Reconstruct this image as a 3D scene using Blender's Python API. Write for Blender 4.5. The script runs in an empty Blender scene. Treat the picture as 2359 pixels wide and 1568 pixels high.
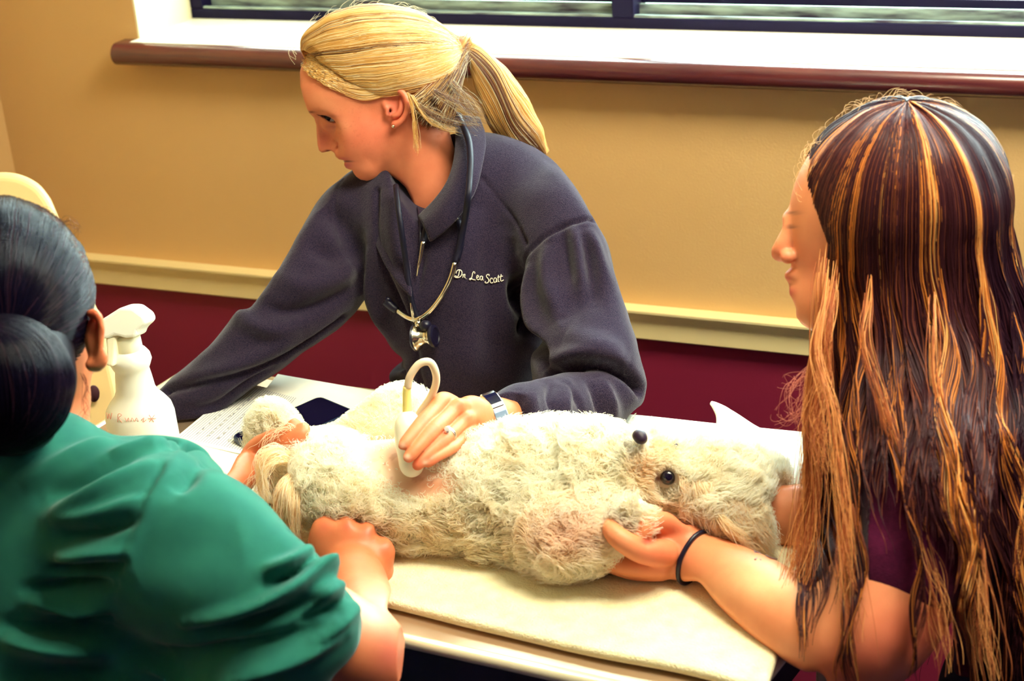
import bpy, math, random
import numpy as np
from mathutils import Matrix, Vector
random.seed(7); rng = np.random.default_rng(7)
# ---------------------------------------------------------------- view frame
FPX = 3577.0; CX = 1179.5; CY = 784.0
def nrm(v): v = np.asarray(v, float); return v/np.linalg.norm(v)
ez = nrm([-.0634, .9154, -.3976])
ex = np.array([.9232, -.0975, -.3719]); ex = nrm(ex-ez*np.dot(ex, ez))
ey = np.cross(ez, ex); ey = ey if ey[2] > 0 else -ey
M3 = np.array([ex, ey, ez])
CAM = np.array([0., 0., 1.80]); TABLE_Z = 0.90
def c(px, py, d): return np.array([(px-CX)/FPX*d, (CY-py)/FPX*d, d])      # a point seen at px,py, d metres deep
def w(v): return np.asarray(v) @ M3.T + CAM                                  # view frame -> world
def k(v): return (np.asarray(v)-CAM) @ M3                                    # world -> view frame
def P(px, py, d): return w(c(px, py, d))
def pr(v):                                                                   # view frame -> pixels
    v = np.asarray(v); return CX+FPX*v[..., 0]/v[..., 2], CY-FPX*v[..., 1]/v[..., 2]
def onz(px, py, z=TABLE_Z):
    r = M3 @ c(px, py, 1.0); return CAM + r*((z-CAM[2])/r[2])
def ony(px, py, y):
    r = M3 @ c(px, py, 1.0); return CAM + r*((y-CAM[1])/r[1])
UPK = ez.copy()                                                              # world up in the view frame
sc = bpy.context.scene; col = sc.collection
cam_d = bpy.data.cameras.new('camera'); cam = bpy.data.objects.new('camera', cam_d); col.objects.link(cam)
rm = Matrix.Identity(4)
for i in range(3):
    rm[i][0] = M3[i][0]; rm[i][1] = M3[i][1]; rm[i][2] = -M3[i][2]; rm[i][3] = CAM[i]
cam.matrix_world = rm
cam_d.sensor_width = 23.6; cam_d.lens = 23.6*FPX/2359.0; cam_d.clip_start = .05
cam_d.dof.use_dof = True; cam_d.dof.focus_distance = 1.88; cam_d.dof.aperture_fstop = 4.2
sc.camera = cam
sc.view_settings.view_transform = 'Standard'; sc.view_settings.look = 'None'
sc.view_settings.exposure = EXPOSURE if 'EXPOSURE' in globals() else 0.0
sc.view_settings.gamma = 1.0; sc.view_settings.use_curve_mapping = False
# ---------------------------------------------------------------- light
world = bpy.data.worlds.new('sky'); sc.world = world; world.use_nodes = True
bgn = world.node_tree.nodes['Background']; bgn.inputs[0].default_value = (.92, 1.0, .93, 1); bgn.inputs[1].default_value = 14.0
def area(name, loc, target, size, sizey, power, colr):
    l = bpy.data.lights.new(name, 'AREA'); l.shape = 'RECTANGLE'; l.size = size; l.size_y = sizey; l.energy = power; l.color = colr
    o = bpy.data.objects.new(name, l); col.objects.link(o); o.location = loc
    o.rotation_euler = (Vector(target)-Vector(loc)).to_track_quat('-Z', 'Y').to_euler(); return o
WALL_Y = float(w(c(1640, 715, 2.58))[1])
area('window_daylight', (-.1, WALL_Y+.55, 2.05), (-.45, WALL_Y-.9, 1.0), 2.6, 1.2, 170, (.78, .96, 1.0))
area('ceiling_panel_light', (.16, WALL_Y-.85, 2.62), (.16, WALL_Y-.85, 0), 1.2, .6, 69, (1.0, .93, .70))
# ---------------------------------------------------------------- materials
MATS = {}
def mat(name, base=(.8, .8, .8), rough=.6, spec=.5, metal=0., bump=0., bscale=200., bdist=.001, vcol=False, sss=0., sssc=None,
        var=None, vscale=20., sheen=0., trans=0., ior=1.45, emis=None, coat=0., stretch=None, detail=3.):
    if name in MATS: return MATS[name]
    m = bpy.data.materials.new(name); m.use_nodes = True; nt = m.node_tree; b = nt.nodes['Principled BSDF']
    b.inputs['Roughness'].default_value = rough; b.inputs['Metallic'].default_value = metal
    b.inputs['Specular IOR Level'].default_value = spec; b.inputs['IOR'].default_value = ior
    b.inputs['Base Color'].default_value = (*base, 1)
    if sheen: b.inputs['Sheen Weight'].default_value = sheen; b.inputs['Sheen Roughness'].default_value = .4
    if trans: b.inputs['Transmission Weight'].default_value = trans
    if coat: b.inputs['Coat Weight'].default_value = coat; b.inputs['Coat Roughness'].default_value = .08
    if sss:
        b.inputs['Subsurface Weight'].default_value = sss; b.inputs['Subsurface Radius'].default_value = sssc or (.012, .005, .003)
        b.inputs['Subsurface Scale'].default_value = 1.0
    tc = nt.nodes.new('ShaderNodeTexCoord'); src = tc.outputs['Object']
    if stretch:
        mp = nt.nodes.new('ShaderNodeMapping'); mp.inputs['Scale'].default_value = stretch; nt.links.new(src, mp.inputs[0]); src = mp.outputs[0]
    csrc = None
    if vcol:
        at = nt.nodes.new('ShaderNodeAttribute'); at.attribute_name = 'Col'; csrc = at.outputs['Color']
    if var:
        nz = nt.nodes.new('ShaderNodeTexNoise'); nz.inputs['Scale'].default_value = vscale; nz.inputs['Detail'].default_value = detail
        nt.links.new(src, nz.inputs['Vector'])
        rp = nt.nodes.new('ShaderNodeValToRGB'); rp.color_ramp.elements[0].position = .3; rp.color_ramp.elements[1].position = .7
        nt.links.new(nz.outputs['Fac'], rp.inputs[0])
        if csrc is None:
            rp.color_ramp.elements[0].color = (*base, 1); rp.color_ramp.elements[1].color = (*var, 1); csrc = rp.outputs[0]
        else:
            rp.color_ramp.elements[0].color = (1, 1, 1, 1); rp.color_ramp.elements[1].color = (*var, 1)
            mx = nt.nodes.new('ShaderNodeMixRGB'); mx.blend_type = 'MULTIPLY'; mx.inputs[0].default_value = 1
            nt.links.new(csrc, mx.inputs[1]); nt.links.new(rp.outputs[0], mx.inputs[2]); csrc = mx.outputs[0]
    if csrc is not None: nt.links.new(csrc, b.inputs['Base Color'])
    if bump:
        nz2 = nt.nodes.new('ShaderNodeTexNoise'); nz2.inputs['Scale'].default_value = bscale; nz2.inputs['Detail'].default_value = 4
        nt.links.new(src, nz2.inputs['Vector'])
        bp = nt.nodes.new('ShaderNodeBump'); bp.inputs['Strength'].default_value = bump; bp.inputs['Distance'].default_value = bdist
        nt.links.new(nz2.outputs['Fac'], bp.inputs['Height']); nt.links.new(bp.outputs[0], b.inputs['Normal'])
    if emis: b.inputs['Emission Color'].default_value = (*emis[:3], 1); b.inputs['Emission Strength'].default_value = emis[3]
    MATS[name] = m; return m
def S(r, g, b):                                                              # sRGB 0-255 -> linear
    return tuple(((x/255)/12.92 if x/255 <= .04045 else ((x/255+.055)/1.055)**2.4) for x in (r, g, b))
# ---------------------------------------------------------------- object helpers
def tag(o, label=None, cat=None, group=None, kind=None):
    if label: o['label'] = label
    if cat: o['category'] = cat
    if group: o['group'] = group
    if kind: o['kind'] = kind
    return o
def thing(name, label, cat, loc, group=None):
    o = bpy.data.objects.new(name, None); col.objects.link(o); o.location = loc; o.empty_display_size = .05
    bpy.context.view_layer.update() if False else None
    return tag(o, label, cat, group)
def wloc(o):
    l = np.zeros(3)
    while o is not None: l += np.array(o.location); o = o.parent
    return l
def obj(name, verts, faces, m, parent=None, smooth=True, base=None, colr=None):
    """verts in world space; origin at base (or at the parent's)."""
    verts = np.asarray(verts, float)
    org = wloc(parent) if parent is not None else (np.asarray(base, float) if base is not None else np.array([verts[:, 0].mean(), verts[:, 1].mean(), verts[:, 2].min()]))
    me = bpy.data.meshes.new(name)
    vv = (verts-org).astype(np.float32)
    if isinstance(faces, np.ndarray):
        n = faces.shape[1]; me.vertices.add(len(vv)); me.vertices.foreach_set('co', vv.ravel())
        me.loops.add(faces.size); me.loops.foreach_set('vertex_index', faces.astype(np.int32).ravel())
        me.polygons.add(len(faces)); me.polygons.foreach_set('loop_start', np.arange(0, faces.size, n, dtype=np.int32))
        me.update(calc_edges=True)
    else:
        me.from_pydata([tuple(map(float, v)) for v in vv], [], [tuple(int(i) for i in f) for f in faces]); me.update()
    me.polygons.foreach_set('use_smooth', [smooth]*len(me.polygons))
    if colr is not None:
        ca = me.color_attributes.new('Col', 'FLOAT_COLOR', 'POINT')
        cc = np.ones((len(vv), 4), np.float32); cc[:, :3] = colr; ca.data.foreach_set('color', cc.ravel())
    me.materials.append(m)
    o = bpy.data.objects.new(name, me); col.objects.link(o)
    if parent is not None: o.parent = parent
    else: o.location = org
    return o
class MB:
    """collects shapes (world space) into one mesh"""
    def __init__(s): s.v = []; s.f = []
    def add(s, v, f):
        n = len(s.v); s.v += [tuple(x) for x in np.asarray(v, float)]; s.f += [tuple(i+n for i in q) for q in f]; return s
    def box(s, lo, hi, bev=0.):
        lo = np.asarray(lo, float); hi = np.asarray(hi, float)
        if bev <= 0:
            v = [(x, y, z) for x in (lo[0], hi[0]) for y in (lo[1], hi[1]) for z in (lo[2], hi[2])]
            return s.add(v, [(0, 1, 3, 2), (4, 6, 7, 5), (0, 4, 5, 1), (2, 3, 7, 6), (0, 2, 6, 4), (1, 5, 7, 3)])
        import bmesh
        bm = bmesh.new(); r = bmesh.ops.create_cube(bm, size=1.0)
        for v in bm.verts: v.co = Vector([(lo[i]+hi[i])/2 + v.co[i]*(hi[i]-lo[i]) for i in range(3)])
        bmesh.ops.bevel(bm, geom=bm.edges[:], offset=bev, segments=3, affect='EDGES', profile=.5)
        bm.verts.index_update(); s.add([tuple(v.co) for v in bm.verts], [tuple(v.index for v in f.verts) for f in bm.faces]); bm.free(); return s
    def tube(s, pts, rad, n=12, flat=None, up=None, cap=True):
        pts = np.asarray(pts, float); m = len(pts); rad = np.broadcast_to(np.asarray(rad, float), (m,))
        t = np.gradient(pts, axis=0); t /= np.linalg.norm(t, axis=1)[:, None]+1e-12
        u = np.asarray(up, float) if up is not None else (np.array([0, 0, 1.]) if abs(t[0][2]) < .9 else np.array([1., 0, 0]))
        vs = []
        for i in range(m):
            u = u-t[i]*np.dot(u, t[i]); u /= np.linalg.norm(u); v2 = np.cross(t[i], u)
            for j in range(n):
                a = 2*math.pi*j/n; vs.append(pts[i]+rad[i]*(math.cos(a)*u*(flat or 1.)+math.sin(a)*v2))
        f = [(i*n+j, i*n+(j+1) % n, (i+1)*n+(j+1) % n, (i+1)*n+j) for i in range(m-1) for j in range(n)]
        if cap: f += [tuple(range(n-1, -1, -1)), tuple(range((m-1)*n, m*n))]
        return s.add(vs, f)
    def lathe(s, prof, axis_o, ax, n=32, sx=1., xdir=None):
        """prof: (radius, height) pairs along ax from axis_o"""
        ax = nrm(ax); u = np.asarray(xdir, float) if xdir is not None else (np.array([1., 0, 0]) if abs(ax[0]) < .9 else np.array([0, 1., 0]))
        u = nrm(u-ax*np.dot(u, ax)); v2 = np.cross(ax, u); vs = []
        for r, h in prof:
            for j in range(n):
                a = 2*math.pi*j/n; vs.append(np.asarray(axis_o)+ax*h+r*(math.cos(a)*u*sx+math.sin(a)*v2))
        m = len(prof); f = [(i*n+j, i*n+(j+1) % n, (i+1)*n+(j+1) % n, (i+1)*n+j) for i in range(m-1) for j in range(n)]
        f += [tuple(range(n-1, -1, -1)), tuple(range((m-1)*n, m*n))]
        return s.add(vs, f)
    def extr(s, poly, vec):
        """polygon (3-D points) extruded by vec"""
        n = len(poly); p = [np.asarray(q, float) for q in poly]; v = p+[q+np.asarray(vec, float) for q in p]
        return s.add(v, [tuple(range(n-1, -1, -1)), tuple(range(n, 2*n))]+[(i, (i+1) % n, n+(i+1) % n, n+i) for i in range(n)])
    def loft(s, rings, cap=True):
        n = len(rings[0]); v = [q for r in rings for q in r]; m = len(rings)
        f = [(i*n+j, i*n+(j+1) % n, (i+1)*n+(j+1) % n, (i+1)*n+j) for i in range(m-1) for j in range(n)]
        if cap: f += [tuple(range(n-1, -1, -1)), tuple(range((m-1)*n, m*n))]
        return s.add(v, f)
    def build(s, name, m, parent=None, smooth=True, base=None, auto=None):
        o = obj(name, s.v, s.f, m, parent, smooth, base)
        import bmesh
        bm = bmesh.new(); bm.from_mesh(o.data); bmesh.ops.recalc_face_normals(bm, faces=bm.faces[:])
        if auto:
            for e in bm.edges:
                if len(e.link_faces) == 2 and e.calc_face_angle(0) > math.radians(auto): e.smooth = False
        bm.to_mesh(o.data); bm.free(); return o
def spline(pts, n=None, closed=False, per=8):
    """Catmull-Rom through points (any dimension)"""
    p = np.asarray(pts, float); m = len(p); out = []
    segs = m if closed else m-1
    for i in range(segs):
        p0 = p[(i-1) % m] if (closed or i > 0) else 2*p[0]-p[1]
        p1 = p[i]; p2 = p[(i+1) % m]; p3 = p[(i+2) % m] if (closed or i+2 < m) else 2*p[-1]-p[-2]
        for j in range(per):
            t = j/per; out.append(.5*((2*p1)+(-p0+p2)*t+(2*p0-5*p1+4*p2-p3)*t*t+(-p0+3*p1-3*p2+p3)*t**3))
    if not closed: out.append(p[-1])
    out = np.array(out)
    if n:
        L = np.r_[0, np.cumsum(np.linalg.norm(np.diff(out, axis=0), axis=1))]
        out = np.stack([np.interp(np.linspace(0, L[-1], n), L, out[:, i]) for i in range(out.shape[1])], 1)
    return out
# ---------------------------------------------------------------- smooth value noise
def vnoise(p, scale=1., seed=0):
    p = np.asarray(p, np.float64)*scale+seed*17.31; i = np.floor(p).astype(np.int64); f = p-i; f = f*f*(3-2*f)
    def h(a, b, cc):
        n = (a*73856093) ^ (b*19349663) ^ (cc*83492791) ^ (seed*2654435761 & 0xffffffff); n = (n ^ (n >> 13))*1274126177 & 0x7fffffff
        return ((n ^ (n >> 16)) & 0xffff)/65535.
    r = 0
    for a in (0, 1):
        for b in (0, 1):
            for cc in (0, 1):
                wt = (f[..., 0] if a else 1-f[..., 0])*(f[..., 1] if b else 1-f[..., 1])*(f[..., 2] if cc else 1-f[..., 2])
                r = r+wt*h(i[..., 0]+a, i[..., 1]+b, i[..., 2]+cc)
    return r*2-1
# ---------------------------------------------------------------- distance-field sculpting (view frame, metres)
def poly_sdf_raster(pts, step=3., pad=60):
    """signed distance (pixels, negative inside) to a closed outline, sampled on a raster"""
    pts = np.asarray(pts, float); lo = pts.min(0)-pad; hi = pts.max(0)+pad
    xs = np.arange(lo[0], hi[0], step); ys = np.arange(lo[1], hi[1], step); X, Y = np.meshgrid(xs, ys, indexing='ij')
    d2 = np.full(X.shape, 1e12); ins = np.zeros(X.shape, bool)
    for i in range(len(pts)):
        a = pts[i]; b = pts[(i+1) % len(pts)]; e = b-a; L = e@e+1e-12
        t = np.clip(((X-a[0])*e[0]+(Y-a[1])*e[1])/L, 0, 1); d2 = np.minimum(d2, (X-a[0]-t*e[0])**2+(Y-a[1]-t*e[1])**2)
        cnd = (a[1] > Y) != (b[1] > Y)
        if a[1] != b[1]: ins ^= cnd & (X < (b[0]-a[0])*(Y-a[1])/(b[1]-a[1])+a[0])
    d = np.sqrt(d2); d[ins] *= -1
    return lo, step, d.astype(np.float32)
def raster_eval(ras, px, py):
    lo, st, d = ras; x = np.clip((px-lo[0])/st, 0, d.shape[0]-1.001); y = np.clip((py-lo[1])/st, 0, d.shape[1]-1.001)
    i = x.astype(int); j = y.astype(int); u = x-i; v = y-j
    r = d[i, j]*(1-u)*(1-v)+d[i+1, j]*u*(1-v)+d[i, j+1]*(1-u)*v+d[i+1, j+1]*u*v
    # outside the raster: grow with distance
    ox = np.maximum(0, np.maximum(lo[0]-px, px-(lo[0]+st*(d.shape[0]-1)))); oy = np.maximum(0, np.maximum(lo[1]-py, py-(lo[1]+st*(d.shape[1]-1))))
    return r+ox+oy
class Field:
    def __init__(s, lo, hi, h):
        s.lo = np.asarray(lo, float); s.h = h; s.n = np.ceil((np.asarray(hi, float)-s.lo)/h).astype(int)+1
        s.v = np.full(tuple(s.n), .5, np.float32)
        s.ax = [(s.lo[i]+h*np.arange(s.n[i])).astype(np.float32) for i in range(3)]
    def reg(s, lo, hi):
        a = np.clip(np.floor((np.asarray(lo)-s.lo)/s.h).astype(int), 0, s.n); b = np.clip(np.ceil((np.asarray(hi)-s.lo)/s.h).astype(int)+1, 0, s.n)
        if np.any(b <= a): return None
        sl = tuple(slice(a[i], b[i]) for i in range(3))
        return sl, s.ax[0][sl[0]][:, None, None], s.ax[1][sl[1]][None, :, None], s.ax[2][sl[2]][None, None, :]
    def op(s, fn, lo, hi, kk, mode='add', pad=None):
        m = (2*kk+5*s.h) if pad is None else pad; r = s.reg(np.asarray(lo)-m, np.asarray(hi)+m)
        if r is None: return s
        sl, X, Y, Z = r; d = fn(X, Y, Z).astype(np.float32); a = s.v[sl]
        if mode == 'add':
            hh = np.maximum(kk-np.abs(a-d), 0)/max(kk, 1e-9); s.v[sl] = np.minimum(a, d)-hh*hh*kk*.25
        elif mode == 'sub':
            d = -d; hh = np.maximum(kk-np.abs(a-d), 0)/max(kk, 1e-9); s.v[sl] = np.maximum(a, d)+hh*hh*kk*.25
        else:
            hh = np.maximum(kk-np.abs(a-d), 0)/max(kk, 1e-9); s.v[sl] = np.maximum(a, d)+hh*hh*kk*.25
        return s
    def cone(s, a, b, ra, rb, kk=.01, mode='add', ax=None, fac=1.):
        a = np.asarray(a, float); b = np.asarray(b, float); ba = b-a; L = ba@ba+1e-12; R = max(ra, rb)/min(1., fac)
        def fn(X, Y, Z):
            x = X-a[0]; y = Y-a[1]; z = Z-a[2]; t = np.clip((x*ba[0]+y*ba[1]+z*ba[2])/L, 0, 1)
            x = x-t*ba[0]; y = y-t*ba[1]; z = z-t*ba[2]
            if ax is not None:
                q = (x*ax[0]+y*ax[1]+z*ax[2])*(fac-1); x = x+q*ax[0]; y = y+q*ax[1]; z = z+q*ax[2]
            return np.sqrt(x*x+y*y+z*z)-(ra+(rb-ra)*t)
        return s.op(fn, np.minimum(a, b)-R, np.maximum(a, b)+R, kk, mode)
    def ell(s, cc, r, rot=None, kk=.01, mode='add'):
        cc = np.asarray(cc, float); r = np.asarray(r, float); R = r.max(); Q = np.eye(3) if rot is None else np.asarray(rot, float)  # rows = axes
        def fn(X, Y, Z):
            x = X-cc[0]; y = Y-cc[1]; z = Z-cc[2]
            q = [x*Q[i][0]+y*Q[i][1]+z*Q[i][2] for i in range(3)]
            k0 = np.sqrt((q[0]/r[0])**2+(q[1]/r[1])**2+(q[2]/r[2])**2); k1 = np.sqrt((q[0]/r[0]**2)**2+(q[1]/r[1]**2)**2+(q[2]/r[2]**2)**2)
            return k0*(k0-1)/(k1+1e-9)
        return s.op(fn, cc-R, cc+R, kk, mode)
    # px-authored variants: nodes (px, py, depth, radius in px)
    def chain(s, nodes, kk=.01, mode='add', ax=None, fac=1.):
        q = [(c(a, b, d), r*d/FPX) for a, b, d, r in nodes]
        for (a, ra), (b, rb) in zip(q[:-1], q[1:]): s.cone(a, b, ra, rb, kk, mode, ax, fac)
        return s
    def schain(s, nodes, kk=.01, mode='add', per=4, **kw):
        return s.chain([tuple(r) for r in spline(nodes, per=per)], kk, mode, **kw)
    def e(s, px, py, d, rx, ry, rz, rot=0., kk=.01, mode='add', yaw=0.):
        """ellipsoid: radii in px (at that depth), rz too; rot = in-image roll (deg, clockwise on screen)"""
        a = math.radians(-rot); Q = np.array([[math.cos(a), math.sin(a), 0], [-math.sin(a), math.cos(a), 0], [0, 0, 1.]])
        if yaw:
            b = math.radians(yaw); Q = np.array([[math.cos(b), 0, math.sin(b)], [0, 1, 0], [-math.sin(b), 0, math.cos(b)]]) @ Q
        return s.ell(c(px, py, d), np.array([rx, ry, rz])*d/FPX, Q, kk, mode)
    def trim(s, outline, kk=.01, px_lo=None, step=3., smooth=True, zr=None):
        """cut the sculpture to the outline it shows (its real side contour, rounded off by kk)"""
        pts = spline(outline, closed=True, per=6) if smooth else np.asarray(outline, float)
        ras = poly_sdf_raster(pts, step)
        for iz in range(s.n[2]):
            z = s.ax[2][iz]
            if zr and not (zr[0] <= z <= zr[1]): continue
            X = CX+FPX*s.ax[0][:, None]/z; Y = CY-FPX*s.ax[1][None, :]/z
            X, Y = np.broadcast_arrays(X, Y); d = raster_eval(ras, X, Y)*z/FPX
            a = s.v[:, :, iz]; hh = np.maximum(kk-np.abs(a-d), 0)/kk; s.v[:, :, iz] = np.maximum(a, d)+hh*hh*kk*.25
        return s
    def depth(s, px, py, back=False):
        """first surface depth along a sight line"""
        zs = s.ax[2] if not back else s.ax[2][::-1]; X = (px-CX)/FPX*zs; Y = (CY-py)/FPX*zs
        i = np.round((X-s.lo[0])/s.h).astype(int); j = np.round((Y-s.lo[1])/s.h).astype(int); kz = np.round((zs-s.lo[2])/s.h).astype(int)
        ok = (i >= 0) & (i < s.n[0]) & (j >= 0) & (j < s.n[1]); v = np.where(ok, s.v[np.clip(i, 0, s.n[0]-1), np.clip(j, 0, s.n[1]-1), kz], 1.)
        h = np.nonzero(v < 0)[0]
        return float(zs[h[0]]) if len(h) else None
    def on(s, px, py, off=0.):
        d = s.depth(px, py)
        if d is None:
            for r in (8, 16, 30, 50, 80):
                for a in range(8):
                    d = s.depth(px+r*math.cos(a*.785), py+r*math.sin(a*.785))
                    if d: break
                if d: break
        return c(px, py, (d or float(s.ax[2].mean()))-off)
    def mesh(s):
        import openvdb
        g = openvdb.FloatGrid(.5); g.copyFromArray(s.v, tolerance=0.0); pts, tri, quad = g.convertToPolygons(0.0, 0.0)
        pts = np.asarray(pts, float)*s.h+s.lo; quad = np.asarray(quad, np.int64)
        if len(quad) == 0: return pts, np.asarray(tri)
        return pts, quad
def mnormals(v, f):
    n = np.zeros_like(v); fn = np.cross(v[f[:, 2]]-v[f[:, 0]], v[f[:, 3 if f.shape[1] == 4 else 1]]-v[f[:, 1 if f.shape[1] == 4 else 0]])
    for i in range(f.shape[1]): np.add.at(n, f[:, i], fn)
    return n/(np.linalg.norm(n, axis=1)[:, None]+1e-12)
def outward(v, f, F):
    """make faces & normals point out, using the field's gradient"""
    n = mnormals(v, f); idx = np.clip(np.round((v+n*F.h*1.5-F.lo)/F.h).astype(int), 0, F.n-1)
    if (F.v[idx[:, 0], idx[:, 1], idx[:, 2]] > 0).mean() < .5: f = f[:, ::-1].copy(); n = -n
    return f, n
def crease(v, n, poly, width, amp, taper=True):
    """raise (amp>0) or sink a line along a 3-D polyline lying on the surface"""
    poly = np.asarray(poly, float); lo = poly.min(0)-3*width; hi = poly.max(0)+3*width
    m = np.all((v > lo) & (v < hi), axis=1); q = v[m]
    if not len(q): return v
    best = np.full(len(q), 1e9); tt = np.zeros(len(q)); L = len(poly)-1
    for i in range(L):
        a = poly[i]; e = poly[i+1]-a; t = np.clip(((q-a)@e)/(e@e+1e-12), 0, 1); d = np.linalg.norm(q-a-t[:, None]*e, axis=1)
        u = d < best; best[u] = d[u]; tt[u] = (i+t[u])/L
    g = np.exp(-(best/width)**2)*amp
    if taper: g *= np.sin(np.clip(tt, .02, .98)*math.pi)**.6
    v[m] = q+n[m]*g[:, None]; return v
# ---------------------------------------------------------------- strands
def hairmat(name, rough=.35, spec=.5, trans=.25, base=None):
    m = bpy.data.materials.new(name); m.use_nodes = True; nt = m.node_tree; b = nt.nodes['Principled BSDF']; out = nt.nodes['Material Output']
    at = nt.nodes.new('ShaderNodeAttribute'); at.attribute_name = 'Col'
    nt.links.new(at.outputs['Color'], b.inputs['Base Color']); b.inputs['Roughness'].default_value = rough; b.inputs['Specular IOR Level'].default_value = spec
    tr = nt.nodes.new('ShaderNodeBsdfTranslucent'); nt.links.new(at.outputs['Color'], tr.inputs[0])
    mx = nt.nodes.new('ShaderNodeMixShader'); mx.inputs[0].default_value = trans
    nt.links.new(b.outputs[0], mx.inputs[1]); nt.links.new(tr.outputs[0], mx.inputs[2]); nt.links.new(mx.outputs[0], out.inputs[0]); return m
def strands(name, pts, r0, r1, cols, m, parent):
    """pts (N, M, 3) world"""
    N, Mn, _ = pts.shape; org = wloc(parent); cu = bpy.data.hair_curves.new(name); cu.add_curves([Mn]*N)
    cu.attributes['position'].data.foreach_set('vector', (pts-org).astype(np.float32).ravel())
    ra = cu.attributes.new('radius', 'FLOAT', 'POINT'); t = np.linspace(0, 1, Mn)
    rr = (np.asarray(r0).reshape(-1, 1)*(1-t)**.7+np.asarray(r1).reshape(-1, 1)*t)*np.ones((N, 1)); ra.data.foreach_set('value', rr.astype(np.float32).ravel())
    ca = cu.attributes.new('Col', 'FLOAT_COLOR', 'CURVE'); cc = np.ones((N, 4), np.float32); cc[:, :3] = cols; ca.data.foreach_set('color', cc.ravel())
    cu.materials.append(m); o = bpy.data.objects.new(name, cu); col.objects.link(o); o.parent = parent; return o
def scatter(v, f, n, wt=None):
    """n random surface points of a quad/tri mesh -> positions, normals"""
    a, b, cc = v[f[:, 0]], v[f[:, 1]], v[f[:, 2]]; nn = np.cross(b-a, cc-a); ar = np.linalg.norm(nn, axis=1)
    pw = ar*(wt if wt is not None else 1); pw = pw/pw.sum(); i = rng.choice(len(f), n, p=pw)
    if f.shape[1] == 4:
        u = rng.random(n)[:, None]; t = rng.random(n)[:, None]; q = f[i]
        p = (v[q[:, 0]]*(1-u)+v[q[:, 1]]*u)*(1-t)+(v[q[:, 3]]*(1-u)+v[q[:, 2]]*u)*t
    else:
        u = rng.random(n); t = rng.random(n); s_ = u+t > 1; u[s_] = 1-u[s_]; t[s_] = 1-t[s_]; p = a[i]+(b-a)[i]*u[:, None]+(cc-a)[i]*t[:, None]
    return p, nn[i]/(ar[i][:, None]+1e-12)
# ================================================================ THE ROOM
WT = S(226, 170, 92)
m_wall = mat('wall_tan_paint', S(228, 186, 126), .55, .35, bump=.35, bscale=240, bdist=.0012, var=S(224, 181, 120), vscale=3)
m_red = mat('wall_maroon_paint', S(138, 34, 64), .5, .35, bump=.3, bscale=240, bdist=.0012)
m_dkwall = mat('wall_dark_paint', S(60, 40, 74), .7, bump=.2, bscale=240, bdist=.001)
m_trim = mat('trim_cream_paint', S(246, 226, 168), .4, .4, bump=.1, bscale=60)
m_jamb = mat('reveal_white_paint', S(236, 226, 188), .6, .3)
m_frame = mat('window_dark_metal', S(22, 16, 48), .45, .15, bump=.1, bscale=60)
m_sill = mat('sill_brown_laminate', S(74, 26, 36), .24, .8, var=S(104, 44, 40), vscale=5, stretch=(1.2, 12, 22), coat=.3)
m_ceil = mat('ceiling_white', S(235, 225, 200), .8)
m_floor = mat('floor_dark_vinyl', S(30, 24, 62), .5, var=S(40, 30, 66), vscale=4)
A = ony(318, 90, WALL_Y); XL = float(A[0]); ZS = float(A[2])                 # window's left edge and sill level
B = onz(402, 42, ZS); YF = float(B[1])                                        # where the frame stands in the reveal
XR = XL+2.9; ZT = ZS+1.25
CORN = float(ony(36, 400, WALL_Y)[0])                                         # corner with the left wall
XE = 2.2; YB = -1.6; CEIL = 2.66
rt = ony(1640, 716, WALL_Y); ZR1 = float(rt[2]); ZR0 = float(ony(1640, 790, WALL_Y)[2])
th = YF-WALL_Y+.12
wl = MB()
for lo, hi in (((CORN, WALL_Y, ZR0), (XL, WALL_Y+th, CEIL)), ((XR, WALL_Y, ZR0), (XE, WALL_Y+th, CEIL)), ((XL, WALL_Y, ZR0), (XR, WALL_Y+th, ZS-.001)), ((XL, WALL_Y, ZT), (XR, WALL_Y+th, CEIL))):
    wl.box(lo, hi)
wb = wl.build('wall_back', m_wall, smooth=False); tag(wb, kind='structure')
lw = MB().box((CORN, WALL_Y+.001, 0), (XE, WALL_Y+th, ZR0)).build('wainscot', m_red, wb, smooth=False)
rv = MB().box((XL, WALL_Y+.0005, ZS), (XL+.004, YF+.02, ZT)).box((XR-.004, WALL_Y+.0005, ZS), (XR, YF+.02, ZT)).build('reveal', m_jamb, wb, smooth=False)
tag(MB().box((CORN-.12, YB, 0), (CORN, WALL_Y+th, CEIL)).build('wall_left', m_wall, smooth=False), kind='structure')
tag(MB().box((XE, YB, 0), (XE+.12, WALL_Y+th, CEIL)).build('wall_right', m_dkwall, smooth=False), kind='structure')
tag(MB().box((CORN-.12, YB-.12, 0), (XE+.12, YB, CEIL)).build('wall_front', m_dkwall, smooth=False), kind='structure')
tag(MB().box((CORN-.12, YB-.12, -.1), (XE+.12, WALL_Y+th, 0)).build('floor', m_floor, smooth=False), kind='structure')
tag(MB().box((CORN-.12, YB-.12, CEIL), (XE+.12, WALL_Y+th, CEIL+.1)).build('ceiling', m_ceil, smooth=False), kind='structure')
# chair rail: ribbed cream moulding with a flat lower band
hr = ZR1-ZR0
prof = [(0, 0), (.012, 0), (.016, .003), (.016, hr*.60), (.019, hr*.63), (.019, hr*.71), (.0225, hr*.73), (.0225, hr*.81), (.026, hr*.83), (.026, hr*.90), (.029, hr*.92), (.029, hr*.99), (.025, hr), (0, hr)]
def rail(name, x0, x1):
    return MB().extr([(x0, WALL_Y-a, ZR0+b) for a, b in prof], (x1-x0, 0, 0)).build(name, m_trim, smooth=False)
tag(rail('trim_1', CORN, XE), kind='structure')
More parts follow.
